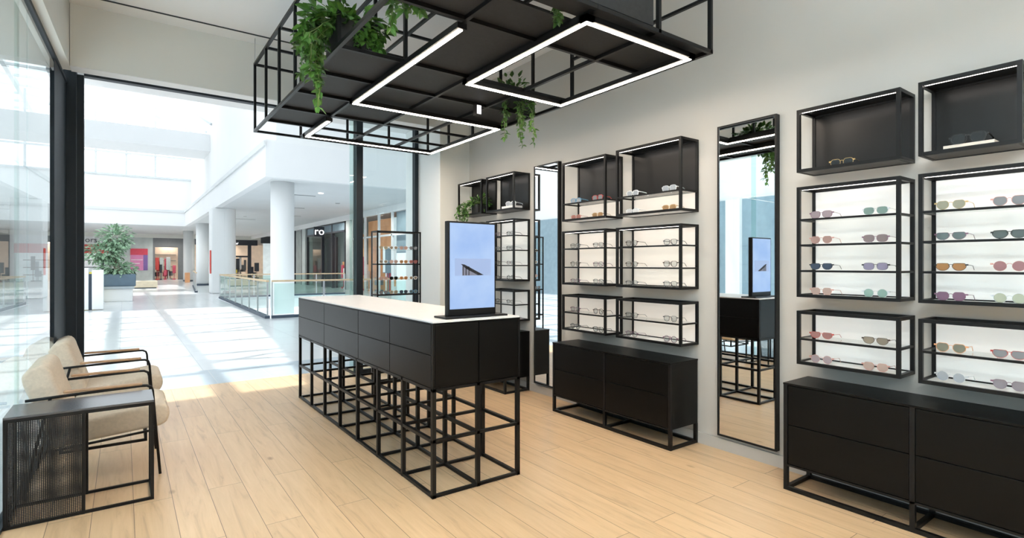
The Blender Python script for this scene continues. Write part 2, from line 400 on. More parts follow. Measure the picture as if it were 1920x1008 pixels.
# ------------------------------------------------------------------ eyewear
def outline(style, n=28):
    W, H = .052, .044
    P = []
    for k in range(n):
        a = 2 * math.pi * k / n; c, s = math.cos(a), math.sin(a)
        if style == 'round': e, w, h = 2.0, .048, .047
        elif style == 'square': e, w, h = 3.2, .055, .040
        elif style == 'panto': e, w, h = 2.4, .051, .046
        else: e, w, h = 2.6, .056, .040
        x = w / 2 * math.copysign(abs(c) ** (2 / e), c); z = h / 2 * math.copysign(abs(s) ** (2 / e), s)
        if style == 'panto' and z < 0: x *= 1 - .22 * (-z / (h / 2)) ** 1.5
        if style == 'wayfarer' and z < 0: x *= 1 - .28 * (-z / (h / 2))
        if style == 'square' and z < 0: x *= 1 - .12 * (-z / (h / 2))
        if style == 'wayfarer' and z > 0: z = min(z, h / 2 * .82)
        if style == 'panto' and z > 0: z = min(z, h / 2 * .88)
        P.append((x, z))
    return P, h
GL = {}
def glasses_meshes(style, rim):
    key = (style, rim)
    if key in GL: return GL[key]
    P, h = outline(style); out = {}
    cy = .0345; zc = h / 2 + .004
    fr = MB()
    for s in (-1, 1):
        n = len(P); n0 = len(fr.v)
        for dx, grow in ((-.0015, 0), (-.0015, rim), (.002, rim), (.002, 0)):
            for (y, z) in P:
                L = math.hypot(y, z); g = 1 + grow / L
                fr.v.append(Vector((dx, s * (cy) + s * y * g, zc + z * g)))
        for r in range(4):
            r2 = (r + 1) % 4
            for k in range(n):
                k2 = (k + 1) % n
                q = (n0 + r * n + k, n0 + r * n + k2, n0 + r2 * n + k2, n0 + r2 * n + k)
                fr.f.append(q if s > 0 else q[::-1]); fr.m.append(0)
    by = cy - .024; bz = zc + h * .22
    fr.tube([(0, -by, bz - .002), (-.001, -by * .4, bz + .002), (-.001, by * .4, bz + .002), (0, by, bz - .002)], max(.0013, rim * .7), 6)
    for s in (-1, 1):
        fr.box(-.001, .006, s * (cy + .025), s * (cy + .0365), bz - .004, bz + .004)
    out['frame'] = fr.data('frame')
    for s, nm in ((-1, 'l0'), (1, 'l1')):
        l = MB(); n0 = 0
        pts = [(s * cy + s * y, zc + z) for y, z in P]
        l.v = [Vector((-.0002, y, z)) for y, z in pts] + [Vector((.0012, y, z)) for y, z in pts]
        n = len(pts)
        l.f = [tuple(range(n)), tuple(range(2 * n - 1, n - 1, -1))] + [(k, k + n, (k + 1) % n + n, (k + 1) % n) for k in range(n)]
        l.m = [0] * len(l.f)
        out[nm] = l.data('lens')
        a = MB(); y = s * (cy + .0355)
        a.tube([(.003, y, bz), (.05, y * .99, bz - .002), (.09, y * .97, bz - .005), (.118, y * .95, .006)], max(.0013, rim * .75), 6)
        out['t' + nm[1]] = a.data('temple')
    GL[key] = out
    return out
def lensmat(name, c, a=.75, rough=.08):
    m, nt, bs = newmat(name); nt.nodes.remove(bs)
    N = nt.nodes; L = nt.links
    tr = N.new('ShaderNodeBsdfTransparent'); tr.inputs['Color'].default_value = tuple(.25 + .75 * x for x in c) + (1,)
    d = N.new('ShaderNodeBsdfPrincipled'); d.inputs['Roughness'].default_value = rough; d.inputs['Base Color'].default_value = tuple(c) + (1,)
    no = N.new('ShaderNodeTexNoise'); no.inputs['Scale'].default_value = 30
    mr = N.new('ShaderNodeMapRange'); mr.inputs['To Min'].default_value = a - .04; mr.inputs['To Max'].default_value = a + .04
    L.new(no.outputs['Fac'], mr.inputs['Value'])
    mx = N.new('ShaderNodeMixShader'); L.new(mr.outputs[0], mx.inputs[0])
    L.new(tr.outputs[0], mx.inputs[1]); L.new(d.outputs[0], mx.inputs[2]); L.new(mx.outputs[0], N['Material Output'].inputs['Surface'])
    return m
LC = {}
def lm(name, c, a=.75):
    if name not in LC: LC[name] = lensmat('lens ' + name, c, a)
    return LC[name]
FC = {}
def fm(name, c, metal=0, rough=.3):
    if name not in FC: FC[name] = pmat('spectacle frame ' + name, c, rough, metal, .5, .2, 60)
    return FC[name]
FR = {'black': ((.01, .01, .01), 0), 'brown': ((.05, .022, .012), 0), 'gold': ((.75, .5, .22), 1), 'silver': ((.75, .76, .78), 1), 'rose': ((.55, .28, .24), 0),
      'grey': ((.09, .09, .095), 0), 'clear': ((.78, .80, .82), 0), 'blue': ((.10, .30, .48), 0), 'red': ((.42, .05, .04), 0), 'tan': ((.5, .33, .17), 0), 'orange': ((.75, .34, .15), 0), 'plum': ((.18, .09, .14), 0)}
def eyeglasses(x, y, z, style, frame, rim, lens, label, cat, group, rot=0.0, scale=1.0):
    t = thing('sunglasses' if cat == 'sunglasses' else 'eyeglasses', (x, y, z), label, cat, group)
    G = glasses_meshes(style, rim); c, me = FR[frame]; F = fm(frame, c, me)
    for k, nm in (('frame', 'front_frame'), ('l0', 'lens'), ('l1', 'lens'), ('t0', 'temple'), ('t1', 'temple')):
        o = bpy.data.objects.new(nm, G[k]); COL.objects.link(o); o.parent = t
        if not G[k].materials: G[k].materials.append(F)
        o.material_slots[0].link = 'OBJECT'
        o.material_slots[0].material = lens if nm == 'lens' else F
    t.rotation_euler = (0, 0, rot); t.scale = (scale,) * 3
    return t

LN = {'mauve': (.45, .33, .36), 'green': (.22, .36, .31), 'pink brown': (.48, .27, .22), 'plum grey': (.30, .22, .22), 'navy': (.05, .08, .14), 'lavender': (.30, .26, .42),
      'peach': (.60, .40, .32), 'mint': (.30, .52, .44), 'rose red': (.46, .16, .13), 'olive tan': (.36, .28, .18), 'olive': (.42, .40, .27), 'grey': (.28, .29, .31),
      'teal grey': (.15, .22, .22), 'dark green': (.12, .16, .16), 'orange': (.52, .22, .03), 'rose pink': (.42, .18, .19), 'purple': (.26, .12, .21), 'pale green': (.55, .60, .42),
      'khaki': (.24, .23, .14), 'silver': (.45, .50, .56), 'mauve grey': (.33, .28, .32), 'smoke': (.012, .014, .014)}
def LM(n):
    c = LN[n]; g = sum(c) / 3
    return lm(n, tuple(.88 * (.72 * x + .28 * g) for x in c), .82)
CLEAR = lm('clear', (.80, .82, .82), .045)

# ------------------------------------------------------------------ wall display cases
XF = 3.435
def case(y0, y1, z0, z1, label, shelves=(), back='white', split=None, group=None):
    t = thing('display_case', (XW - .1, (y0 + y1) / 2, z0), label, 'display case', group)
    b = .0195; x1 = XW - .001
    m = MB()
    for x in (XF, x1 - b):
        for y in (y0, y1 - b): m.box(x, x + b, y, y + b, z0, z1)
        for z in (z0, z1 - b): m.box(x + .0005, x + b - .0005, y0 + b, y1 - b, z, z + b)
    for y in (y0, y1 - b):
        for z in (z0, z1 - b): m.box(XF + b, x1 - b, y + .0005, y + b - .0005, z, z + b)
    for zs in shelves:
        m.box(XF + .001, XF + b - .004, y0 + b, y1 - b, zs - .012, zs)
        for y in (y0, y1 - b): m.box(XF + b, x1 - b, y + .001, y + b - .001, zs - .012, zs)
    m.build('frame', BLACK, t)
    pm = {'white': CASEW, 'warm': CASEY, 'dark': DARKB}[back]
    if split:
        MB().box(x1 - .014, x1 - .002, y0 + b, y1 - b, split, z1 - b).build('back_panel', DARKB, t)
        MB().box(x1 - .014, x1 - .002, y0 + b, y1 - b, z0 + b, split - .012).build('lower_back_panel', CASEY, t)
        MB().box(XF + b, x1 - b, y0 + b, y1 - b, z1 - .008, z1 - .002).build('top_panel', DARKB, t)
        MB().box(XF + b, x1 - b, y0 + b, y1 - b, z0 + .004, z0 + .012).build('base_panel', CASEB, t)
    elif back == 'dark':
        MB().box(x1 - .014, x1 - .002, y0 + b, y1 - b, z0 + b, z1 - b).build('back_panel', DARKB, t)
        MB().box(XF + b, x1 - b, y0 + b, y1 - b, z1 - .008, z1 - .002).build('top_panel', DARKB, t)
        MB().box(XF + b, x1 - b, y0 + b, y1 - b, z0 + .002, z0 + .010).build('base_panel', DARKB, t)
    else:
        MB().box(x1 - .014, x1 - .002, y0 + b, y1 - b, z0 + b, z1 - b).build('back_panel', pm, t)
        MB().box(XF + b, x1 - b, y0 + b, y1 - b, z0 + .004, z0 + .012).build('base_panel', CASEB, t)
    for zs in shelves:
        MB().box(XF + b + .001, x1 - b - .001, y0 + b + .001, y1 - b - .001, zs - .007, zs - .001).build('shelf', SGLASS, t)
    if back == 'dark' or split or z1 > 1.3:
        MB().box(XF + .019, XF + .027, y0 + b + .004, y1 - b - .004, z1 - .020, z1 - .013).build('light_strip', LEDC, t)
    return t
colA = 'right of the tall mirror'; colB = 'at the right edge'; col1 = 'left of the tall mirror'; col0 = 'just right of far mirror'
AY = (1.12, 1.676); BY = (.328, 1.038); MY1 = (2.541, 3.208); MY0 = (3.332, 3.908); NY1 = (4.70, 5.25); NY0 = (5.35, 5.90)
case(*AY, 1.975, 2.368, 'open black-backed top display case right of the tall mirror, gold glasses inside', back='dark')
case(.628, 1.038, 1.975, 2.368, 'open black-backed top display case at the right edge, cream block inside', back='dark')
case(*AY, 1.193, 1.883, 'white-backed four-level sunglasses case just right of the tall mirror', (1.682, 1.523, 1.362))
case(*BY, 1.193, 1.880, 'white-backed four-level sunglasses case cut by the right edge', (1.682, 1.523, 1.362))
case(*AY, .772, 1.107, 'white-backed two-level sunglasses case over cabinet, just right of tall mirror', (.937,))
case(*BY, .765, 1.108, 'white-backed two-level sunglasses case over cabinet, cut by right edge', (.940,))
case(*MY1, 1.81, 2.377, 'half black, half lit top case left of the tall mirror, wider of its pair', (1.974,), split=1.974)
case(*MY0, 1.81, 2.372, 'half black, half lit top case right beside the far mirror, narrower of its pair', (1.98,), split=1.98)
case(*MY1, 1.203, 1.711, 'warm-lit three-level eyeglass case left of the tall mirror', (1.55, 1.374), back='warm')
case(*MY0, 1.203, 1.715, 'warm-lit three-level eyeglass case right beside the far mirror', (1.55, 1.374), back='warm')
case(*MY1, .768, 1.107, 'warm-lit two-level eyeglass case above middle cabinet, left of tall mirror', (.943,), back='warm')
case(*MY0, .768, 1.107, 'warm-lit two-level eyeglass case above middle cabinet, beside far mirror', (.943,), back='warm')
case(*NY1, 2.0, 2.412, 'open black-backed top display case beyond the far mirror, white block inside', back='dark')
case(*NY0, 2.0, 2.412, 'open black-backed top display case nearest the back corner, plant inside', back='dark')
case(*NY1, 1.21, 1.90, 'tall lit eyeglass case beyond the far mirror, partly behind the screen', (1.72, 1.557, 1.39))
case(*NY1, .773, 1.113, 'lower two-level lit eyeglass case beyond the far mirror, above counter level', (.957,))
case(*NY0, 1.21, 1.90, 'tall lit display case in the back corner, hidden behind the screen', (1.72, 1.557, 1.39))

def pair(cy, side, z, style, frame, rim, lens, what, where, cat='sunglasses', group=None, x=3.487, rot=None):
    w = '%s, %s pair on %s' % (what, side, where)
    return eyeglasses(x, cy, z, style, frame, rim, lens, w, cat, group, rot if rot is not None else random.uniform(-.05, .05))
RN = ['top', 'second', 'third', 'bottom']
def yA(k): return 1.551 if k == 0 else 1.257
def yB(k): return .912 if k == 0 else .684
def sd(k): return 'left' if k == 0 else 'right'
zs4 = [1.683, 1.524, 1.363, 1.206]
rowsA = [[('square', 'plum', .0018, 'mauve', 'pale mauve sunglasses'), ('square', 'silver', .001, 'green', 'grey-green sunglasses')],
         [('panto', 'rose', .0010, 'pink brown', 'pink-brown rimless-look sunglasses'), ('square', 'plum', .0016, 'plum grey', 'plum-grey sunglasses')],
         [('wayfarer', 'black', .002, 'navy', 'navy sunglasses'), ('square', 'black', .001, 'lavender', 'lavender-lens sunglasses')],
         [('panto', 'rose', .0012, 'peach', 'peach-lens sunglasses'), ('round', 'silver', .0012, 'mint', 'round mint-lens sunglasses')]]
for r, row in enumerate(rowsA):
    for k, (st, f, rim, ln, wh) in enumerate(row):
        pair(yA(k), sd(k), zs4[r], st, f, rim, LM(ln), wh, '%s shelf of four-level case right of tall mirror' % RN[r], group='sunglasses beside the tall mirror')
rowsB = [[('panto', 'gold', .001, 'olive', 'olive-beige sunglasses'), ('panto', 'rose', .002, 'grey', 'grey sunglasses with pinkish rims')],
         [('wayfarer', 'plum', .0015, 'teal grey', 'teal-grey sunglasses'), ('wayfarer', 'black', .0026, 'dark green', 'black-rimmed dark sunglasses')],
         [('wayfarer', 'black', .0018, 'orange', 'amber-orange sunglasses'), ('round', 'rose', .001, 'rose pink', 'rose-pink round sunglasses')],
         [('panto', 'plum', .002, 'purple', 'purple-lens sunglasses'), ('round', 'silver', .001, 'pale green', 'pale green round sunglasses')]]
for r, row in enumerate(rowsB):
    for k, (st, f, rim, ln, wh) in enumerate(row):
        pair(yB(k), sd(k), zs4[r], st, f, rim, LM(ln), wh, '%s shelf of four-level case at right edge' % RN[r], group='sunglasses at the right edge')
lowA = [[('wayfarer', 'red', .0016, 'rose red', 'rose-red sunglasses'), ('wayfarer', 'brown', .0018, 'olive tan', 'brown-rimmed tan sunglasses')],
        [('round', 'rose', .0012, 'mauve', 'mauve round sunglasses'), ('panto', 'rose', .0018, 'peach', 'peach-brown sunglasses')]]
lowB = [[('panto', 'orange', .002, 'khaki', 'khaki sunglasses with orange rims'), ('wayfarer', 'red', .002, 'grey', 'grey sunglasses with red rims')],
        [('round', 'silver', .001, 'silver', 'mirrored silver round sunglasses'), ('panto', 'plum', .0012, 'mauve grey', 'mauve-grey sunglasses')]]
for r in range(2):
    z = (.938, .785)[r]
    for k in range(2):
        st, f, rim, ln, wh = lowA[r][k]
        pair(yA(k), sd(k), z, st, f, rim, LM(ln), wh, '%s level of low case right of tall mirror' % ('upper', 'lower')[r], group='sunglasses beside the tall mirror')
        st, f, rim, ln, wh = lowB[r][k]
        pair(yB(k), sd(k), z, st, f, rim, LM(ln), wh, '%s level of low case at right edge' % ('upper', 'lower')[r], group='sunglasses at the right edge')
# top cases A and B
eyeglasses(3.50, 1.44, 1.986, 'panto', 'gold', .0022, LM('smoke'), 'gold-rimmed dark round glasses in the black top case right of tall mirror', 'sunglasses', None, .05)
t = MB().box(3.47, 3.60, .735, .94, 1.986, 2.016).build('display_block', pmat('cream block', (.78, .68, .58), .6, vary=.05, scale=30), None, bevel=.002)
tag(t, 'flat cream block under black sunglasses in the top case at right edge', 'block')
eyeglasses(3.50, .845, 2.016, 'panto', 'black', .005, LM('smoke'), 'chunky black sunglasses lying on the cream block at the right edge', 'sunglasses', None, .0, 1.12)

fcols = ['brown', 'black', 'grey', 'brown', 'plum', 'black', 'plum', 'grey']
def opt_rows(Y, shelves, names, where, rng, cent=.27):
    w = Y[1] - Y[0]
    for r, z in enumerate(shelves):
        for k in range(2):
            cy = Y[1] - .13 - (0 if k == 0 else (w - .27))
            f = rng.choice(fcols)
            pair(cy, sd(k), z, rng.choice(['square', 'panto', 'round', 'square']), f, rng.choice([.0018, .0022, .0028]), CLEAR,
                 'thin %s clear glasses' % f, '%s shelf of %s' % (names[r], where), cat='eyeglasses', group='eyeglasses in ' + where, x=3.49)
rg = random.Random(3)
opt_rows(MY1, (1.551, 1.375, 1.216), ('top', 'middle', 'bottom'), 'three-level case left of tall mirror', rg)
opt_rows(MY0, (1.551, 1.375, 1.216), ('top', 'middle', 'bottom'), 'three-level case beside far mirror', rg)
opt_rows(MY1, (.944, .781), ('upper', 'lower'), 'two-level case left of tall mirror', rg)
opt_rows(MY0, (.944, .781), ('upper', 'lower'), 'two-level case beside far mirror', rg)
opt_rows(NY1, (1.721, 1.558, 1.391, 1.223), ('top', 'second', 'third', 'bottom'), 'tall case beyond far mirror', rg)
opt_rows(NY1, (.958, .786), ('upper', 'lower'), 'two-level case beyond far mirror', rg)
for Y, zz, L in ((MY1, 1.975, [('clear', 'silver', 'clear-framed'), ('silver', 'silver', 'silver-framed')]), (MY0, 1.981, [('blue', 'silver', 'pale blue'), ('red', 'grey', 'red and black')])):
    wide = 'wider' if Y is MY1 else 'narrower'
    for k in range(2):
        f, ln, nm = L[k]
        cy = Y[1] - .14 - (0 if k == 0 else (Y[1] - Y[0] - .29))
        pair(cy, sd(k), zz, 'square', f, .005, lm(ln, LN[ln], .4), nm + ' thick glasses', 'glass shelf of %s half-black top case' % wide, cat='eyeglasses', group='glasses in half-black cases', x=3.49)
    for k in range(2):
        cy = Y[1] - .14 - (0 if k == 0 else (Y[1] - Y[0] - .29))
        f = (('clear', 'tan') if Y is MY1 else ('rose', 'tan'))[k]
        pair(cy, sd(k), 1.823, 'square', f, .003, lm('pale ' + f, FR[f][0], .45), f + ' glasses', 'lit base of %s half-black top case' % wide, cat='eyeglasses', group='glasses in half-black cases', x=3.49)
t = MB().box(3.47, 3.60, 4.76, 4.98, 2.011, 2.05).build('display_block', CASEB, None, bevel=.002)
tag(t, 'small white block in the black top case beyond the far mirror', 'block')
eyeglasses(3.52, 4.87, 2.05, 'square', 'clear', .005, lm('silver', LN['silver'], .4), 'silvery glasses on the white block beyond the far mirror', 'eyeglasses', None, .2, 1.15)

# ------------------------------------------------------------------ plants
def leafmat(name, c, v=.35):
    m, nt, bs = newmat(name); N = nt.nodes; L = nt.links
    tc = N.new('ShaderNodeTexCoord'); no = N.new('ShaderNodeTexNoise'); no.inputs['Scale'].default_value = 9; L.new(tc.outputs['Object'], no.inputs['Vector'])
    cr = N.new('ShaderNodeValToRGB'); cr.color_ramp.elements[0].position = .35; cr.color_ramp.elements[1].position = .65
    cr.color_ramp.elements[0].color = tuple(x * (1 - v) for x in c) + (1,); cr.color_ramp.elements[1].color = tuple(min(1, x * (1 + v * 1.6)) for x in c) + (1,)
    L.new(no.outputs['Fac'], cr.inputs['Fac']); L.new(cr.outputs['Color'], bs.inputs['Base Color'])
    bs.inputs['Roughness'].default_value = .45
    bs.inputs['Subsurface Weight'].default_value = 0
    return m
LEAF = leafmat('pothos leaf', (.06, .155, .025)); LEAF2 = leafmat('dark trailing leaf', (.07, .16, .03)); STEM = pmat('green stem', (.18, .24, .08), .6)
POT = pmat('dark planter', (.02, .02, .02), .6); SOIL = pmat('dark soil', (.03, .02, .012), .95, vary=.3, scale=40)
def leaf(mb, p, d, size, wid=.6):
    d = d.normalized(); up = Vector((random.uniform(-.6, .6), random.uniform(-.6, .6), 1)).normalized()
    s = d.cross(up)
    if s.length < .05: s = d.cross(Vector((1, 0, 0)))
    s.normalize(); n = s.cross(d).normalized()
    L = size; w = size * wid / 2
    n0 = len(mb.v)
    mb.v += [p, p + d * L * .35 + s * w + n * L * .06, p + d * L * .35 - s * w + n * L * .06, p + d * L * .4 - n * L * .02, p + d * L * .75 + s * w * .6 - n * L * .02, p + d * L * .75 - s * w * .6 - n * L * .02, p + d * L - n * L * .12]
    for f in ((0, 1, 3), (0, 3, 2), (1, 4, 3), (3, 5, 2), (4, 6, 3), (3, 6, 5)):
        mb.f.append(tuple(n0 + i for i in f)); mb.m.append(0)
def foliage(c, spread, n, size, vines, rng, droop=-.2):
    lf = MB(); st = MB(); c = Vector(c)
    for i in range(n):
        d = Vector((rng.gauss(0, 1), rng.gauss(0, 1), abs(rng.gauss(.3, .7)) + droop)).normalized()
        q = Vector((d.x * spread[0], d.y * spread[1], d.z * spread[2])) * rng.uniform(.25, 1)
        p = c + q
        leaf(lf, p, d + Vector((0, 0, rng.uniform(-.8, .3))), size * rng.uniform(.6, 1.25))
        if i % 6 == 0: st.tube([c, c + q * .6 + Vector((0, 0, .02)), p], .002, 4)
    for (a, b_) in vines:
        a = Vector(a); b_ = Vector(b_); pts = []
        N = 12
        for k in range(N + 1):
            f = k / N
            p = a.lerp(b_, f) + Vector((rng.uniform(-.012, .012), rng.uniform(-.012, .012), 0))
            p.x = a.x + (b_.x - a.x) * min(1, f * 2.5) + rng.uniform(-.01, .01); p.y = a.y + (b_.y - a.y) * min(1, f * 2.5) + rng.uniform(-.01, .01)
            pts.append(p)
        st.tube(pts, .0018, 4)
        for p in pts[1:]:
            for _ in range(3):
                leaf(lf, p, Vector((rng.uniform(-1, 1), rng.uniform(-1, 1), rng.uniform(-1.2, .1))), size * rng.uniform(.5, .95))
    return lf, st
def plant(loc, box, label, spread, n, size, vines, seed, mat=LEAF, name='trailing_plant'):
    rng = random.Random(seed); t = thing(name, loc, label, 'plant')
    x, y, z = loc; bx, by, bz = box
    MB().box(x - bx / 2, x + bx / 2, y - by / 2, y + by / 2, z, z + bz).build('planter', POT, t, bevel=.004)
    lf, st = foliage((x, y, z + bz), spread, n, size, vines, rng)
    o = lf.build('foliage', mat, t); st.build('stem', STEM, t)
    return t
FZ = 2.72      # underside of the ceiling frame
FT = 3.41
V = []
rg2 = random.Random(5)
for k in range(11):
    y = 3.34 + .016 * k + rg2.uniform(-.01, .01); x = 1.03 - rg2.uniform(0, .15)
    V.append(((1.12, y, 2.98), (x, y, 2.95 - rg2.uniform(.12, .45))))
V.append(((1.12, 3.42, 2.95), (.985, 3.40, 2.38))); V.append(((1.12, 3.45, 2.95), (.97, 3.43, 2.44)))
for k in range(6):
    V.append(((1.2, 3.40, 2.95), (1.19 + .03 * k, 3.30, 2.88 - rg2.uniform(0, .12))))
plant((1.16, 3.42, FZ + .034), (.18, .25, .17), 'large leafy plant trailing over the left side of the hanging black frame', (.26, .24, .11), 280, .08, V, 11)
V = [((1.14 + .04 * k, 2.42, 2.9), (1.15 + .04 * k, 2.57 + rg2.uniform(0, .1), 2.9 - rg2.uniform(.12, .26))) for k in range(4)]
plant((1.22, 2.3, FZ + .034), (.2, .2, .16), 'plant hanging through the frame at the top edge, left of centre', (.10, .12, .10), 34, .075, V, 12)
V = [((2.84, 3.88, 2.9), (2.80 + rg2.uniform(-.16, .14), 3.70 + rg2.uniform(-.1, .1), 2.9 - rg2.uniform(.15, .46))) for k in range(10)]
plant((2.82, 3.88, FZ + .034), (.3, .24, .16), 'leafy plant trailing below the right side of the hanging black frame', (.20, .20, .16), 210, .06, V, 13, LEAF2)
plant((1.90, 2.06, FZ + .034), (.1, .1, .1), 'thin single strand of leaves hanging under the frame at top centre', (.03, .03, .03), 10, .05,
      [((1.90, 2.12, 2.84), (1.885, 2.175, 2.70)), ((1.90, 2.12, 2.84), (1.875, 2.17, 2.71))], 14, LEAF2)
V = [((3.45, 5.55 + .04 * k, 2.18), (3.40, 5.6 + .045 * k, 2.2 - rg2.uniform(.15, .38))) for k in range(7)]
V += [((3.52, 5.7, 2.2), (3.5, 5.84, 2.05))]
plant((3.54, 5.56, 2.011), (.14, .14, .12), 'small leafy plant spilling from the corner top case, above the screen', (.10, .20, .13), 150, .05, V, 15, LEAF)

# ------------------------------------------------------------------ hanging ceiling frame with led profiles
FX = [1.065, 1.505, 2.0, 2.485, 2.985]; FY = [1.99, 2.50, 3.27, 3.79, 4.30, 4.82, 5.335, 5.85]
t = thing('hanging_grid_frame', (2.02, 3.4, FT), 'large black open grid frame hung from the ceiling with dark panels', 'hanging frame')
b = .024
def grid(z, name):
    m = MB()
    for x in FX: m.box(x - b / 2, x + b / 2, 1.99 - b / 2, 5.85 + b / 2, z, z + b)
    for y in FY: m.box(1.065, 2.985, y - b / 2 + .001, y + b / 2 - .001, z + .001, z + b - .001)
    m.build(name, BLACK, t)
grid(FZ, 'lower_grid'); grid(FT - b, 'upper_grid')
for i, x in enumerate(FX):
    for y in FY:
        inner = x in (1.505, 2.0, 2.485)
        if inner and not (y in (5.85,) or (x == 2.485 and y == 1.99) or (x == 1.505 and y in (3.27, 3.79))): continue
        MB().box(x - b / 2 + .001, x + b / 2 - .001, y - b / 2, y + b / 2, FZ + .002, FT - .002).build('upright', BLACK, t)
MB().box(2.985 - b / 2, 2.985 + b / 2, 1.99, 3.27, 3.07, 3.088).build('side_rail', BLACK, t)
def panel(x0, x1, y0, y1, z=FZ + b):
    MB().box(x0 + .004, x1 - .004, y0 + .006, y1 - .006, z, z + .008).build('panel', DARKP, t)
for y0, y1 in zip(FY, FY[1:]):
    if y0 == 1.99: panel(FX[0], FX[1], y0, y1)
    if 3.2 < y0 < 5.3: panel(FX[0], FX[1], y0, y1)
    if y0 < 4.8: panel(FX[1], FX[2], (2.20 if y0 == 1.99 else y0), y1)
    if y0 < 2.3: panel(FX[2], FX[3], y0, y1)
    if y0 == 1.99: panel(FX[3], FX[4], y0, y1)
    if 3.2 < y0 < 4.2: panel(FX[2], FX[3], y0, y1)
    if 3.7 < y0 < 4.2: panel(FX[3], FX[4], y0, y1)
panel(FX[1], FX[2], 1.99, 2.15)
MB().box(FX[0] + .01, 2.44, 1.99, 1.998, FZ + b + .01, FT - b).build('panel', DARKP, t)
cz = MB()
for (x, y) in ((1.065, 5.85), (2.985, 5.85), (1.065, 1.99), (2.985, 1.99), (1.065, 4.30), (2.985, 4.30), (2.0, 1.99)): cz.tube([(x, y, FT - .002), (x, y, CZ)], .003, 6)
cz.build('suspension_cable', STEEL, t)
def ledline(name, label, segs, z=2.685, grp=None):
    xs = [p for s in segs for p in (s[0], s[2])]; ys = [p for s in segs for p in (s[1], s[3])]
    t = thing(name, (sum(xs) / len(xs), sum(ys) / len(ys), z), label, 'light', grp)
    for (x0, y0, x1, y1) in segs:
        a = .030; c = .0125
        xa, xb = min(x0, x1), max(x0, x1); ya, yb = min(y0, y1), max(y0, y1)
        pr = MB().box(xa - a, xb + a, ya - a, yb + a, z + .003, z + .0345).build('profile', BLACK, t)
        MB().box(xa - c, xb + c, ya - c, yb + c, z, z + .003).build('light_strip', LED, pr)
    return t
ledline('linear_light', 'square loop of glowing light strip under the frame, right of centre', [(2.0, 2.075, 2.88, 2.075), (2.0, 2.075, 2.0, 3.29), (2.88, 2.075, 2.88, 3.29), (2.0, 3.29, 2.88, 3.29)])
ledline('linear_light', 'long zigzag glowing light strip under the left half of the frame', [(1.50, 2.56, 1.50, 4.22), (1.50, 4.22, 2.90, 4.22), (2.90, 4.22, 2.90, 5.60), (1.50, 5.60, 2.90, 5.60), (1.50, 4.90, 1.50, 5.60)])
ledline('linear_light', 'added linear light loop over the shop floor behind the camera, out of view', [(.3, -2.0, 1.7, -2.0), (.3, -2.0, .3, .7), (1.7, -2.0, 1.7, .7), (.3, .7, 1.7, .7)])
o = bpy.data.objects['linear_light.002']  # unseen loop, added behind the camera to light the room
cz = MB()
for x, y in ((.3, -2.0), (1.7, -2.0), (.3, .7), (1.7, .7)): cz.tube([(x, y, 2.74), (x, y, CZ)], .003, 6)
cz.build('suspension_cable', STEEL, o)
m = MB(); m.box(.27, 1.73, -2.03, -1.97, 2.744, 2.746); m.box(.27, 1.73, .67, .73, 2.744, 2.746); m.box(.27, .33, -1.97, .67, 2.744, 2.746); m.box(1.67, 1.73, -1.97, .67, 2.744, 2.746)
m.build('added_upward_fill', emat('added cool upward fill', (.76, .92, 1), 66), o)  # upward glow added to brighten the ceiling and bulkhead
t = thing('spotlight', (2.375, 3.76, 2.62), 'small white and black spotlight under the frame between the light strips', 'light')
m = MB(); m.box(2.35, 2.40, 3.735, 3.785, 2.63, FZ); m.build('housing', BLACK, t)
MB().box(2.356, 2.394, 3.731, 3.735, 2.64, 2.71).build('face', emat('spot face', (1, 1, 1), 1.2), t)

# ------------------------------------------------------------------ glass kiosk by the window
KX0, KX1, KY0, KY1 = 2.376, 2.934, 5.93, 6.12
t = thing('glass_cabinet', ((KX0 + KX1) / 2, (KY0 + KY1) / 2, 0), 'free-standing black-framed glass cabinet full of small glasses beside the window', 'cabinet')
m = MB(); kb = .015
for x in (KX0, KX1 - kb):
    for y in (KY0, KY1 - kb): m.box(x, x + kb, y, y + kb, 0, 1.79)
for z in (0.001, .32, .67, 1.03, 1.39, 1.775):
    for y in (KY0, KY1 - kb): m.box(KX0, KX1, y + .001, y + kb - .001, z, z + kb)
    for x in (KX0, KX1 - kb): m.box(x + .001, x + kb - .001, KY0, KY1, z, z + kb)
m.build('frame', BLACK, t)
kz = [1.575, 1.41, 1.215, 1.05]
for z in kz + [.34, .69]: MB().box(KX0 + kb, KX1 - kb, KY0 + kb, KY1 - kb, z - .008, z - .001).build('shelf', SGLASS, t)
MB().box(KX0 + .003, KX0 + .006, KY0 + kb, KY1 - kb, 1.05, 1.77).build('side_pane', SGLASS, t)
kmesh = {}
def tiny(frame, lens):
    key = (frame, lens)
    if key in kmesh: return kmesh[key]
    mb = MB()
    for s in (-1, 1):
        mb.cur = 1; P, h = outline('panto', 12)
        n0 = len(mb.v)
        mb.v += [Vector((s * .0345 + y, 0, .024 + z)) for y, z in P] + [Vector((s * .0345 + y, .003, .024 + z)) for y, z in P]
        mb.f += [tuple(n0 + k for k in range(12)), tuple(n0 + 12 + k for k in range(11, -1, -1))]; mb.m += [1, 1]
        mb.cur = 0
        for k in range(12):
            k2 = (k + 1) % 12; mb.f.append((n0 + k, n0 + 12 + k, n0 + 12 + k2, n0 + k2)); mb.m.append(0)
        ring = [(s * .0345 + y * 1.03, 0, .024 + z * 1.03) for y, z in P]; mb.tube(ring + [ring[0]], .0022, 4)
        mb.tube([(s * .07, 0, .034), (s * .068, .09, .03), (s * .067, .115, .004)], .0022, 4)
    mb.box(-.01, .01, -.001, .002, .032, .036)
    me = mb.data('sunglasses'); me.materials.append(fm(frame, *FR[frame])); me.materials.append(LM(lens)); kmesh[key] = me
    return me
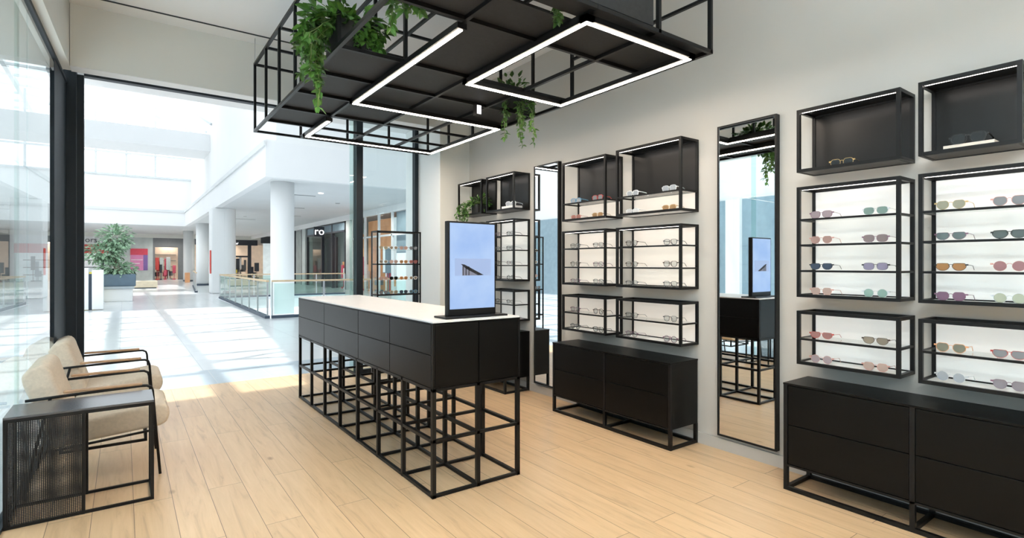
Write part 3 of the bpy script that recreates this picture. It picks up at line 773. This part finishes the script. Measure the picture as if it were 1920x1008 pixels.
kc = [('tan', 'olive'), ('clear', 'olive tan'), ('rose', 'peach'), ('grey', 'grey')]
special = {(1, 2): ('orange', 'orange', 'orange glasses on second shelf of the glass cabinet by the window, left one'), (1, 3): ('red', 'rose red', 'red-orange glasses on second shelf of the glass cabinet by the window'),
           (2, 2): ('orange', 'orange', 'orange glasses on third shelf of the glass cabinet by the window'), (2, 1): ('black', 'smoke', 'black glasses on third shelf of the glass cabinet by the window'),
           (3, 2): ('black', 'navy', 'dark blue glasses on fourth shelf of the glass cabinet by the window'), (3, 3): ('blue', 'teal grey', 'teal glasses on fourth shelf of the glass cabinet by the window')}
for r, z in enumerate(kz):
    for k in range(4):
        x = KX0 + .09 + k * .127
        if (r, k) in special: f, l, lab = special[(r, k)]; g = None
        else: f, l = kc[(k + r) % 4]; lab = 'small pale glasses standing on %s shelf of the glass cabinet by the window' % ('top', 'second', 'third', 'fourth')[r]; g = 'glasses in the glass cabinet, shelf %d from top' % (r + 1)
        o = bpy.data.objects.new('sunglasses', tiny(f, l)); COL.objects.link(o); o.location = (x, KY0 + .03, z - .001 if True else z); o.scale = (.82, .82, .82)
        tag(o, lab, 'sunglasses', g)

# ------------------------------------------------------------------ side table with perforated panels
TX0, TX1, TY0, TY1, TZ = -.513, .147, 3.835, 4.17, .592
t = thing('side_table', ((TX0 + TX1) / 2, (TY0 + TY1) / 2, 0), 'black metal side table with perforated left half, by the left glass wall', 'table')
b = .016; xm = -.19
TOPT = pmat('satin charcoal table top', (.05, .055, .065), .25, 0, .9, .05)
MB().box(TX0, TX1, TY0, TY1, TZ - .012, TZ).build('table_top', TOPT, t, bevel=.001)
for z0, z1, nm in ((.001, b, 'lower_rail'), (TZ - .03, TZ - .0125, 'upper_rail')):
    m = MB()
    for y in (TY0, TY1 - b): m.box(TX0, TX1, y, y + b, z0, z1)
    for x in (TX0, TX1 - b): m.box(x, x + b, TY0 + .001, TY1 - .001, z0 + .0005, z1 - .0005)
    m.build(nm, BLACK, t)
for x in (TX0, xm, TX1 - b):
    for y in (TY0, TY1 - b): MB().box(x, x + b, y + .0005, y + b - .0005, 0, TZ - .012).build('leg', BLACK, t)
for y in (TY0 + .006, TY1 - .010): MB().box(TX0 + b, xm, y, y + .002, b, TZ - .03).build('perforated_panel', MESHM, t)
MB().box(TX0 + .006, TX0 + .008, TY0 + b, TY1 - b, b, TZ - .014).build('perforated_panel', MESHM, t)

# ------------------------------------------------------------------ lounge chairs
def chair(label):
    t = thing('lounge_chair', (-.12, 4.57, 0), label, 'chair', 'cream lounge chairs along the left glass wall')
    Y0, Y1 = 4.28, 4.88; b = .008
    for y in (Y0, Y1):
        # arm with front leg in one bent tube, rear leg
        pts = [(-.475, y, .583), (-.30, y, .59), (.09, y, .600), (.125, y, .598), (.148, y, .585), (.156, y, .56), (.17, y, .36), (.198, y, 0)]
        arm = MB().tube(pts, .009, 8).build('arm', BLACK, t, smooth=True)
        MB().tube([(-.36, y, .586), (-.43, y, .28), (-.48, y, 0)], .009, 8).build('leg', BLACK, t, smooth=True)
        MB().tube([(-.435, y, .255), (.178, y, .300)], .008, 8).build('side_rail', BLACK, t, smooth=True)
        m = MB(); m.box(-.30, .10, y - .017, y + .017, .605, .622)
        o = m.build('armrest', ARMW, arm, bevel=.006)
    MB().tube([(-.42, Y0, .257), (-.42, Y1, .257)], .008, 8).build('cross_rail', BLACK, t)
    MB().tube([(.12, Y0, .295), (.12, Y1, .295)], .008, 8).build('cross_rail', BLACK, t)
    m = MB()
    for y in (Y0 + .12, Y1 - .12): m.box(-.33, .13, y, y + .016, .20, .216)
    for x in (-.33, .114): m.box(x, x + .016, Y0 + .12, Y1 - .104, .2005, .2155)
    for x in (-.33, .114):
        for y in (Y0 + .12, Y1 - .12): m.box(x, x + .016, y, y + .016, .216, .30 if x > 0 else .265)
    m.build('under_frame', BLACK, t)
    yi0, yi1 = Y0 + .03, Y1 - .03
    seat = [(-.36, .265), (.20, .31), (.24, .33), (.258, .39), (.243, .445), (.19, .468), (-.29, .405), (-.37, .385)]
    MB().prism(seat, yi0, yi1).build('seat_cushion', CREAM, t, bevel=.022, smooth=True)
    back = [(-.355, .275), (-.255, .40), (-.365, .765), (-.405, .79), (-.465, .765), (-.50, .72), (-.49, .665)]
    MB().prism(back, yi0, yi1).build('back_cushion', CREAM, t, bevel=.022, smooth=True)
    return t
c1 = chair('nearer cream lounge chair with black arms, right behind the side table')
c2 = copy_tree(c1); c2['label'] = 'farther cream lounge chair with black arms, next to the dark corner post'
c2.location = (-.10, 4.57 + 1.16, 0)

exec_mall = True
# ------------------------------------------------------------------ the mall
TILE = tile_floor('pale marble tiles', (.70, .73, .75), (.73, .76, .78), .9)
TILED = tile_floor('grey blue stone strip', (.44, .52, .58), (.47, .55, .61), .6, .25)
VX0, VX1, VY0, VY1 = 3.05, 8.4, 14.84, 24.9
struct('floor_threshold', MB().box(-9, 12, 7.1, 8.1, -.12, -.001), TILED)
m = MB(); m.box(-9, lx(YB) - .03, -8, 7.1, -.12, -.001); m.quad((lx(YB) - .03, YB, -.001), (lx(7.1) - .03, 7.1, -.001), (lx(YB) - .03, 7.1, -.001));  m.box(-9, VX0, 8.1, 62, -.12, -.001); m.box(VX0, 12.5, 8.1, VY0, -.12, -.001); m.box(VX0, 12.5, VY1, 62, -.12, -.001); m.box(VX1, 12.5, VY0, VY1, -.12, -.001); m.box(3.96, 12, 6.5, 7.1, -.12, -.001)
struct('floor_mall', m, TILE)
struct('floor_lower', MB().box(-2, 14, 10, 30, -4.6, -4.5), TILE)
m = MB(); m.box(VX0 - .1, VX0, VY0, VY1, -.5, -.121); m.box(VX0, VX1, VY0 - .1, VY0, -.5, -.121); m.box(VX0, VX1, VY1, VY1 + .1, -.5, -.121); m.box(VX1, VX1 + .1, VY0, VY1, -.5, -.121)
struct('trim_4', m, FASC)
# walls, slab fascia and soffits
SZ = 4.07; FZT = 5.16
m = MB()
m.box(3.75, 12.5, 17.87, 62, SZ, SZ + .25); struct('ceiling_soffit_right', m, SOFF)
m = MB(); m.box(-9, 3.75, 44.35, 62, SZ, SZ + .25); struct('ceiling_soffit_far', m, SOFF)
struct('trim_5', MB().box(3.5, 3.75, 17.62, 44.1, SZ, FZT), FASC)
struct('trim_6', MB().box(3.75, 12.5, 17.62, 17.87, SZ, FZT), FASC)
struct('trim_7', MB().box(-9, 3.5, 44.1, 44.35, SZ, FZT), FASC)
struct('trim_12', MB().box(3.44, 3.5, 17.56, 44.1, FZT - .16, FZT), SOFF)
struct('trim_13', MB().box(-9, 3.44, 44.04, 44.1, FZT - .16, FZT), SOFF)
struct('wall_upper_right', MB().box(3.95, 4.1, 18.3, 62, FZT, 12.5), WHITE)
struct('wall_upper_front', MB().box(4.1, 12.5, 18.3, 18.45, FZT, 12.5), WHITE)
m = MB(); m.box(3.5, 3.95, 17.62, 62, FZT, FZT + .05); m.box(3.95, 12.5, 17.62, 18.3, FZT, FZT + .05); m.box(-9, 3.5, 44.1, 45, FZT, FZT + .05); struct('trim_14', m, WHITE)
struct('wall_upper_far', MB().box(-9, 3.95, 45, 45.2, FZT, 7.45), WHITE)
struct('wall_mall_left', MB().box(-9.2, -9, -8, 62, 0, 12.5), WHITE)
t = thing('shopfront', (-9, 9, 0), 'glazed shopfront across the walkway seen only in the tall mirror', 'shop')
MB().box(-8.95, -8.9, -6, 22, 0, 3.5).build('glass_panel', pmat('blue grey shop glazing', (.28, .38, .44), .15), t)
m = MB()
for y in (-5, -2, 1, 4, 7, 9.6, 12, 15, 18, 21): m.box(-8.9, -8.75, y, y + (.5 if y == 9.6 else .12), 0, 3.5)
m.build('frame', WHITE, t)
for y in (4.4, 10.4, 12.6):
    for k in range(5): MB().box(-8.88, -8.7, y, y + 1.2, .5 + .45 * k, .54 + .45 * k).build('shelf', pmat('tan shelf', (.5, .42, .3), .6), t)
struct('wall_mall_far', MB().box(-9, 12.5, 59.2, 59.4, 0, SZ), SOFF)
struct('wall_mall_back', MB().box(-9, GX - .3, -8.2, -8, 0, 12.5), WHITE)
struct('wall_mall_right', MB().box(12.5, 12.7, 6.5, 62, 0, 12.5), WHITE)
# cross beam under the skylight
struct('trim_8', MB().box(-9, 3.95, 34.4, 37.2, 7.75, 8.7), FASC)
# skylight roof: roof edges, unseen band and wedge added to mask the sun, glazing bars
ROOF = pmat('white roof deck', (.8, .81, .82), .7, vary=.01)
m = MB(); m.box(-1.1, 12.7, 6.3, 7.3, 12.5, 12.7)
m.box(-9.2, 12.7, 22.9, 32.2, 12.5, 12.7); m.quad((3.95, 8.5, 12.55), (2.75, 9.2, 12.55), (3.95, 19.5, 12.55)); m.box(3.95, 12.7, 8.0, 62, 12.5, 12.7); m.box(-9.2, 4, 56, 62, 12.5, 12.7)
m.box(-9.2, -.3, -8, -7, 12.5, 12.7)
struct('ceiling_roof_sun_mask', m, ROOF)
m = MB()
for x in (-7.6, -5.4, -3.3, -1.2, .9, 1.98): m.box(x - .11, x + .11, -7, 56, 12.45, 12.7)
for y in [-5, -3, -1, 1, 3, 5, 7] + [9.5 + 1.55 * i for i in range(8)] + [34 + 2.2 * i for i in range(10)]: m.box(-9, 4, y - .075, y + .075, 12.5, 12.62)
for (x0, y0, x1, y1) in ((.9, 11.2, 3.9, 12.6), (-1.2, 13.2, 1.98, 14.6), (.9, 15.0, 3.9, 16.6), (1.98, 12.0, 3.9, 11.4)):
    m.tube([(x0, y0, 12.45), (x1, y1, 12.45)], .06, 4)
struct('trim_9', m, ROOF)
m = MB()
for k in range(4):                        # sloping roof bars
    m.tube([(3.9, 33.6 + 2.2 * k, 9.1), (1.6, 39.5 + 2.2 * k, 12.3)], .06, 4)
for x in (-5, -3.2, -1.5, .15, 1.8): m.box(x - .06, x + .06, 44.95, 45.05, 7.4, 12.4)
m.box(-9, 3.95, 44.9, 45.1, 7.4, 7.52); m.box(-9, 3.95, 44.9, 45.1, 8.9, 9.0)
struct('trim_10', m, pmat('grey skylight bar', (.62, .66, .69), .5))

# columns
COLM = pmat('white round column', (.80, .815, .82), .5, vary=.01, scale=1)
def column(x, y, r, label, z0=0, square=0):
    t = thing('column', (x, y, z0), label, 'column', 'white columns along the walkway')
    if square:
        m = MB().box(x - r - .1, x, y - r, y + r, z0, SZ); m.build('casing', COLM, t, bevel=.05)
    MB().lathe([(r, z0 + .0), (r, SZ - .002)], x, y, 32).build('shaft', COLM, t, smooth=False)
    MB().lathe([(r + .015, z0), (r + .015, z0 + .12)], x, y, 32).build('plinth', PLINTH, t)
    for p in t.children[:2]:
        if p.name.startswith('shaft'):
            for q in p.data.polygons: q.use_smooth = len(q.vertices) == 4
column(4.217, 18.62, .36, 'nearest round white column, rising behind the glass balustrade', z0=-4.5)
column(3.95, 29.2, .5, 'thick white column with flat casing, second from the camera', square=1)
column(4.25, 40.5, .42, 'slim white round column, third along the walkway')
column(4.25, 50.5, .36, 'farthest and smallest white column, beside the pink shop entrance')
s = tag(MB().box(3.30, 3.34, 28.75, 28.95, .95, 2.05).build('wall_sign', pmat('red sign', (.7, .08, .06), .4), None), 'narrow red sign on the side of the thick white column', 'sign')

# balustrades
def balustrade(p, q, n, label):
    p = Vector(p); q = Vector(q); d = (q - p); L = d.length; d.normalize(); s = Vector((-d.y, d.x, 0))
    t = thing('balustrade', tuple((p + q) / 2), label, 'railing')
    def obox(a, c, w, z0, z1, nm, mat):
        m = MB(); A = p + d * a; C = p + d * c; n0 = 0
        vs = [A - s * w, C - s * w, C + s * w, A + s * w]
        m.v = [Vector((v.x, v.y, z0)) for v in vs] + [Vector((v.x, v.y, z1)) for v in vs]
        m.f = [(3, 2, 1, 0), (4, 5, 6, 7), (0, 1, 5, 4), (1, 2, 6, 5), (2, 3, 7, 6), (3, 0, 4, 7)]; m.m = [0] * 6
        return m.build(nm, mat, t)
    obox(0, L, .035, .94, .985, 'handrail', RAILW)
    obox(0, L, .06, 0, .07, 'kerb', PLINTH)
    for i in range(n + 1): obox(max(0, L * i / n - .02), L * i / n + .02, .02, .07, .94, 'post', STEEL)
    for i in range(n): obox(L * i / n + .06, L * (i + 1) / n - .06, .006, .10, .90, 'glass_panel', RGLASS)
balustrade((3.0, 14.84, 0), (3.2, 24.7, 0), 7, 'glass balustrade with wooden handrail running away along the void left edge')
balustrade((3.1, 14.84, 0), (8.4, 14.84, 0), 4, 'glass balustrade with wooden handrail crossing in front of the nearest column')
balustrade((3.2, 24.95, 0), (8.4, 24.95, 0), 4, 'glass balustrade across the far side of the floor opening')
balustrade((2.9, 30.5, 0), (3.6, 39.5, 0), 4, 'glass balustrade between the thick column and the slim column')

# right side shop wall along the void
SXW = 9.9
def shopmat(name, c, es=0): return pmat(name, c, .5, vary=.12, scale=2, emit=c if es else None, es=es)  # es puts shop lighting into the colour as a weak glow
GRW = shopmat('grey green wall', (.50, .55, .54)); DK = pmat('dark shopfront', (.03, .035, .045), .35)
WARM = shopmat('warm lit interior', (.74, .58, .44), .18); PINKM = shopmat('pink goods', (.65, .10, .16)); ORNG = shopmat('orange panel', (.62, .32, .16), .15)
COOL = shopmat('cool lit interior', (.62, .70, .72), .3); BLUEG = shopmat('blue grey panel', (.20, .28, .33)); REDM = shopmat('red panel', (.62, .07, .06)); YEL = shopmat('yellow box', (.75, .60, .08)); 
struct('wall_shops_right', MB().box(SXW + 3.0, SXW + 3.2, 17.9, 60, 0, SZ), COOL)
struct('trim_11', MB().box(SXW - .05, SXW + .12, 18, 56, 3.78, SZ), FASC)
for (y0, y1) in ((28.3, 29.2), (37.4, 38.2), (46, 46.8)):
    struct('wall_pier', MB().box(SXW, SXW + .5, y0, y1, 0, 3.78), GRW)
def goods(t, x0, x1, y0, y1, n, mats, seed, zmax=1.9):
    rr = random.Random(seed)
    for k in range(n):
        x = rr.uniform(x0, x1); y = rr.uniform(y0, y1); w = rr.uniform(.15, .4); h = rr.uniform(.5, zmax)
        m = MB(); m.box(x - w / 2, x + w / 2, y - w / 2, y + w / 2, 0, .08); m.box(x - .02, x + .02, y - .02, y + .02, .08, h * .5); m.box(x - w / 2, x + w / 2, y - w / 2, y + w / 2, h * .45, h)
        m.build('display_stand', mats[k % len(mats)], t)
# entrance shop with sign
t = thing('shopfront', (SXW, 33, 0), 'dark shopfront with hanging white sign and orange interior beyond the void', 'shop')
m = MB()
for y in (29.3, 31.6, 33.6, 36.9): m.box(SXW, SXW + .15, y, y + .16, 0, 3.78)
m.box(SXW, SXW + .15, 29.3, 37, 3.2, 3.3); m.box(SXW, SXW + .15, 29.3, 37, 3.7, 3.78); m.build('frame', DK, t)
MB().box(SXW + .05, SXW + .07, 33.7, 36.9, 0, 3.2).build('glass_panel', RGLASS, t)
MB().box(SXW + .3, SXW + .4, 31.8, 34.0, 0, 3.0).build('door', DK, t)
MB().box(SXW + 1.2, SXW + 1.3, 29.5, 31.8, 0, 3.1).build('back_panel', ORNG, t)
goods(t, SXW + .2, SXW + 1.0, 29.6, 31.6, 5, [PINKM, ORNG, WHITE], 3)
m = MB().box(SXW - .75, SXW - .15, 32.6, 32.72, 3.05, 3.62); m.build('hanging_sign', DK, t)
m = MB().box(SXW + .02, SXW + .12, 29.4, 36.9, 3.3, 3.7); m.build('sign_band', BLUEG, t)
def text(body, size, mat, loc, rot, parent, name='sign_lettering', ext=.01):
    cu = bpy.data.curves.new(name, 'FONT'); cu.body = body; cu.size = size; cu.extrude = ext; cu.align_x = 'CENTER'; cu.align_y = 'CENTER'
    tmp = bpy.data.objects.new('tmp', cu); COL.objects.link(tmp)
    dg = bpy.context.evaluated_depsgraph_get(); me = bpy.data.meshes.new_from_object(tmp.evaluated_get(dg)); bpy.data.objects.remove(tmp)
    o = bpy.data.objects.new(name, me); COL.objects.link(o); me.materials.clear(); me.materials.append(mat)
    o.parent = parent; off = Vector(loc) - parent.location; o.location = off; o.rotation_euler = rot
    return o
LIT = emat('lit white letters', (1, 1, 1), 1.3)
text('ro', .62, LIT, (SXW - .45, 32.57, 3.34), (R(90), 0, 0), t)
# next shop on the same side (seen through the shop window)
t = thing('shopfront', (SXW, 24, 0), 'glazed shopfront with warm shelves and blue-grey panel behind the window', 'shop')
m = MB()
for y in (19.0, 21.2, 23.0, 24.6, 26.4, 28.2): m.box(SXW, SXW + .1, y - .05, y + .05, 0, 3.78)
m.box(SXW, SXW + .1, 19, 28.3, 2.7, 2.78); m.build('frame', FASC, t)
MB().box(SXW + .9, SXW + 1, 24.8, 28.2, 0, 3.7).build('back_panel', ORNG, t)
MB().box(SXW + .9, SXW + 1, 22.9, 24.8, 0, 3.7).build('back_panel', COOL, t)
MB().box(SXW + .2, SXW + .3, 18.5, 22.9, 1.9, 3.78).build('blue_panel', BLUEG, t)
MB().box(SXW + .2, SXW + .3, 18.5, 22.9, 0, 1.9).build('counter_panel', COOL, t)
goods(t, SXW + .25, SXW + .8, 23.2, 28, 9, [ORNG, WHITE, BLUEG, PINKM, COOL], 5, 2.4)
t = thing('shopfront', (SXW, 42, 0), 'pale grey-green glazed shopfront further along beyond the void', 'shop')
m = MB(); 
for y in (38.3, 40.2, 43, 45.9): m.box(SXW, SXW + .1, y - .05, y + .05, 0, 3.78)
m.build('frame', DK, t); MB().box(SXW + .3, SXW + .4, 38.2, 46, 0, 3.78).build('back_panel', GRW, t)

# far wall shops (Y = 57)
FYW = 57.0
struct('wall_far_band', MB().box(-9, 12.5, FYW, FYW + .15, 3.72, SZ), WALLB)
for x0, x1 in ((-.95, .35), (.35, 2.1), (4.5, 5.3)): struct('wall_far_pier', MB().box(x0, x1, FYW, FYW + .15, 0, 3.72), GRW)
t = thing('shopfront', (-3.4, FYW, 0), 'far left shop with white sign band and red panel behind the tree', 'shop')
MB().box(-7, -.96, FYW, FYW + .12, 3.05, 3.72).build('sign_band', WHITE, t)
text('ors', .62, DK, (-2.2, FYW - .02, 3.42), (R(90), 0, 0), t)
MB().box(-7, -.96, FYW + .2, FYW + .3, 2.3, 3.05).build('red_panel', REDM, t)
MB().box(-7, -.96, FYW + 1.4, FYW + 1.5, 0, 3.05).build('back_panel', COOL, t)
for k in range(3): MB().box(-6.5, -1.2, FYW + .5, FYW + .9, .5 + .6 * k, .56 + .6 * k).build('shelf', DK, t)
goods(t, -6, -1.2, FYW + .3, FYW + 1.2, 12, [WHITE, BLUEG, REDM, YEL, DK], 8, 2.2)
t = thing('poster', (1.1, FYW - .03, .9), 'pink and red poster on the far grey wall right of the tree', 'poster')
POSTM = [pmat('poster red', (.62, .06, .10), .4), pmat('poster pink', (.62, .22, .42), .4), pmat('poster violet', (.20, .12, .35), .4)]
MB().box(.47, 1.72, FYW - .05, FYW - .01, .85, 2.75).build('backing', POSTM[1], t)
MB().box(.47, 1.72, FYW - .055, FYW - .05, 2.2, 2.75).build('picture', POSTM[0], t)
MB().box(1.4, 1.72, FYW - .056, FYW - .05, .85, 2.2).build('picture', POSTM[2], t)
MB().box(.52, 1.35, FYW - .057, FYW - .05, 1.75, 1.80).build('stripe', WHITE, t)
MB().box(.55, 1.15, FYW - .057, FYW - .05, 1.42, 1.48).build('stripe', WHITE, t)
t = thing('shopfront', (3.3, FYW, 0), 'far shop entrance in dark grey frame with pink clothes inside', 'shop')
GREYD = pmat('dark grey portal', (.16, .17, .18), .5)
m = MB(); m.box(2.1, 4.5, FYW, FYW + .15, 2.9, 3.72); m.box(2.1, 2.25, FYW, FYW + .3, 0, 2.9); m.box(4.0, 4.5, FYW, FYW + .3, 0, 2.9); m.build('frame', GREYD, t)
MB().box(2.1, 4.5, FYW + 1.9, FYW + 2, 0, 3).build('back_panel', WARM, t)
goods(t, 2.4, 3.9, FYW + .3, FYW + 1.7, 16, [PINKM, WHITE, PINKM, GREYD, GRW, DK, REDM], 9, 2.1)
for k in range(4): MB().box(2.3, 3.95, FYW + 1.6, FYW + 1.88, .6 + .55 * k, .64 + .55 * k).build('shelf', GREYD, t)
t = thing('shopfront', (8.5, FYW, 0), 'far right shop with black fascia band and warm lit interior', 'shop')
MB().box(5.3, 10.6, FYW - .05, FYW + .1, 3.2, 3.72).build('sign_band', DK, t)
text('or', .36, LIT, (8.75, FYW - .07, 3.38), (R(90), 0, 0), t)
MB().box(9.75, 10.05, FYW, FYW + .2, 0, 3.2).build('post', DK, t); MB().box(8.4, 9.75, FYW, FYW + .1, 2.05, 2.2).build('shelf', DK, t)
MB().box(5.3, 12.4, FYW + 1.6, FYW + 1.7, 0, 3.3).build('back_panel', WARM, t)
goods(t, 7.6, 10.6, FYW + .3, FYW + 1.4, 18, [DK, WARM, WHITE, DK, YEL, GREYD], 10, 2.2)
t = thing('wall_panel', (11.6, FYW - 1, 0), 'grey-blue panel with dark top right of the black fascia shop', 'panel')
MB().box(10.9, 12.3, FYW - 1.1, FYW - 1, 0, 3.4).build('panel', COOL, t); MB().box(10.7, 12.4, FYW - 1.2, FYW - 1, 3.4, SZ).build('header', DK, t)

# planter with tree, benches and stand near the left frame edge
t = thing('planter_tree', (-.4, 25.4, 0), 'bushy potted tree in blue-grey tub on a white bench base in the mall', 'plant')
MB().box(-.95, .28, 24.75, 26.2, 0, .48).build('bench_base', WHITE, t, bevel=.02)
MB().box(-1.0, .33, 24.7, 26.25, .48, .56).build('bench_seat', pmat('grey seat', (.45, .5, .54), .5), t)
MB().box(-.72, .38, 24.95, 25.95, .56, 1.02).build('tub', pmat('blue grey tub', (.13, .19, .25), .5), t, bevel=.03)
rr = random.Random(21); lf = MB(); st = MB()
for cxx, cyy, czz, sp, n in ((-.2, 25.4, 1.22, (.72, .55, .28), 520), (-.25, 25.4, 2.35, (.56, .5, .55), 620), (-.62, 25.4, 1.8, (.62, .5, .42), 560)):
    for i in range(n):
        d = Vector((rr.gauss(0, 1), rr.gauss(0, 1), rr.gauss(0, 1))).normalized(); u = rr.uniform(.3, 1)
        leaf(lf, Vector((cxx + d.x * sp[0] * u, cyy + d.y * sp[1] * u, czz + d.z * sp[2] * u)), d + Vector((0, 0, -.3)), rr.uniform(.09, .2), .55)
for k in range(5): st.tube([(-.25 + .03 * k, 25.4, 1.0), (-.35 + .05 * k, 25.4 + .05 * k, 1.7), (-.3 + .1 * (k - 2), 25.4, 2.4)], .016, 6)
lf.build('foliage', leafmat('mall tree leaf', (.30, .44, .30), .5), t); st.build('stem', pmat('tree stem', (.25, .2, .14), .8), t)
o = MB().box(.02, 1.6, 37.3, 38.2, .05, .42); t = thing('bench', (.8, 37.7, 0), 'low beige upholstered bench in the mall behind the potted tree', 'bench')
o.build('seat', pmat('beige bench', (.72, .62, .46), .7), t, bevel=.02); MB().box(.08, 1.54, 37.36, 38.14, 0, .05).build('base', PLINTH, t)
t = thing('info_stand', (-1.15, 20.8, 0), 'white twin-panel stand left of the potted tree, at the dark post', 'stand')
MB().box(-1.9, -.86, 20.6, 21.0, .02, 1.28).build('panel', WHITE, t, bevel=.01); MB().box(-.78, -.5, 20.6, 21.0, .02, 1.22).build('panel', WHITE, t, bevel=.01)
MB().box(-.86, -.78, 20.7, 20.9, 0, 1.1).build('post', PLINTH, t)
tag(MB().box(-1.55, -.82, 24.0, 24.3, 0, 1.12).build('promo_box', YEL, None), 'yellow box showing above the white stand in the mall', 'box')
tag(MB().box(3.78, 4.1, 47.5, 47.8, 0, .75).build('litter_bin', ORNG, None, bevel=.02), 'small orange bin beside the farthest column', 'bin')
m = MB()
for x, y, l in ((4.9, 21.5, 1.2), (5.6, 26.5, 1.4), (6.8, 31, 1.2), (5.0, 35, 1.4)): m.box(x, x + l, y, y + .12, SZ - .012, SZ - .001)
struct('trim_17', m, pmat('vent slot grey', (.25, .27, .28), .6))
# mall ceiling downlights
for i, (x, y) in enumerate(((6.0, 20.5), (7.6, 23.5), (5.2, 24.5), (6.8, 28), (5.5, 33))):
    t = MB().lathe([(.09, SZ - .02), (.09, SZ - .001)], x, y, 16).build('downlight', emat('downlight', (1, 1, 1), 3) if i == 0 else STEEL, None)
    tag(t, ['lit round downlight in the soffit above the void, nearest', 'unlit downlight in the soffit, second nearest and rightmost', 'unlit downlight in the soffit near the nearest column', 'unlit downlight in the soffit further along over the void', 'unlit downlight in the soffit, farthest along'][i], 'downlight', 'downlights in the mall soffit')

# ------------------------------------------------------------------ light
w = bpy.data.worlds.new('World'); S.world = w; w.use_nodes = True
nt = w.node_tree; bg = nt.nodes['Background']
bg.inputs['Color'].default_value = (.88, .95, 1, 1); bg.inputs['Strength'].default_value = 1.7
sun = bpy.data.lights.new('sun', 'SUN'); sun.energy = 2.7; sun.angle = R(.6); sun.color = (1, .97, .92)
so = bpy.data.objects.new('sun', sun); COL.objects.link(so)
dirv = Vector((-.085, -.25, -1)); so.rotation_euler = dirv.to_track_quat('-Z', 'Y').to_euler(); so.location = (0, 15, 30)

for (x, y, e) in ((-5, 50.5, 260), (0, 50.5, 260), (3.2, 55, 160), (8.5, 52, 260), (7.5, 45, 160), (7.0, 36.5, 200), (8.8, 22, 140), (8.8, 29.5, 140), (3.3, 58.2, 60), (8, 58, 90), (-3.5, 58, 90)):
    L = bpy.data.lights.new('soffit_lamp', 'SPOT'); L.energy = e * 1.1; L.spot_size = R(165); L.spot_blend = .6; L.shadow_soft_size = .08; L.color = (1, .94, .86)
    o = bpy.data.objects.new('soffit_lamp', L); COL.objects.link(o); o.location = (x, y, SZ - .03 if y < 57 else 3.5)
# ------------------------------------------------------------------ camera
cam = bpy.data.cameras.new('Camera'); co = bpy.data.objects.new('Camera', cam); COL.objects.link(co)
cam.sensor_width = 36; cam.lens = 1003 / 1920 * 36; cam.shift_y = -9.2 / 1920; cam.clip_start = .05; cam.clip_end = 300
co.location = (0, 0, 1.4); co.rotation_euler = (R(90), 0, -.628)
S.camera = co
S.view_settings.view_transform = 'Standard'; S.view_settings.look = 'None'; S.view_settings.gamma = 1; S.view_settings.use_curve_mapping = False
S.view_settings.exposure = 0.8
S.cycles.max_bounces = 10; S.cycles.diffuse_bounces = 5; S.cycles.glossy_bounces = 5; S.cycles.transparent_max_bounces = 24
S.cycles.use_denoising = True
S.cycles.caustics_reflective = False; S.cycles.caustics_refractive = False
S.cycles.sample_clamp_indirect = 6
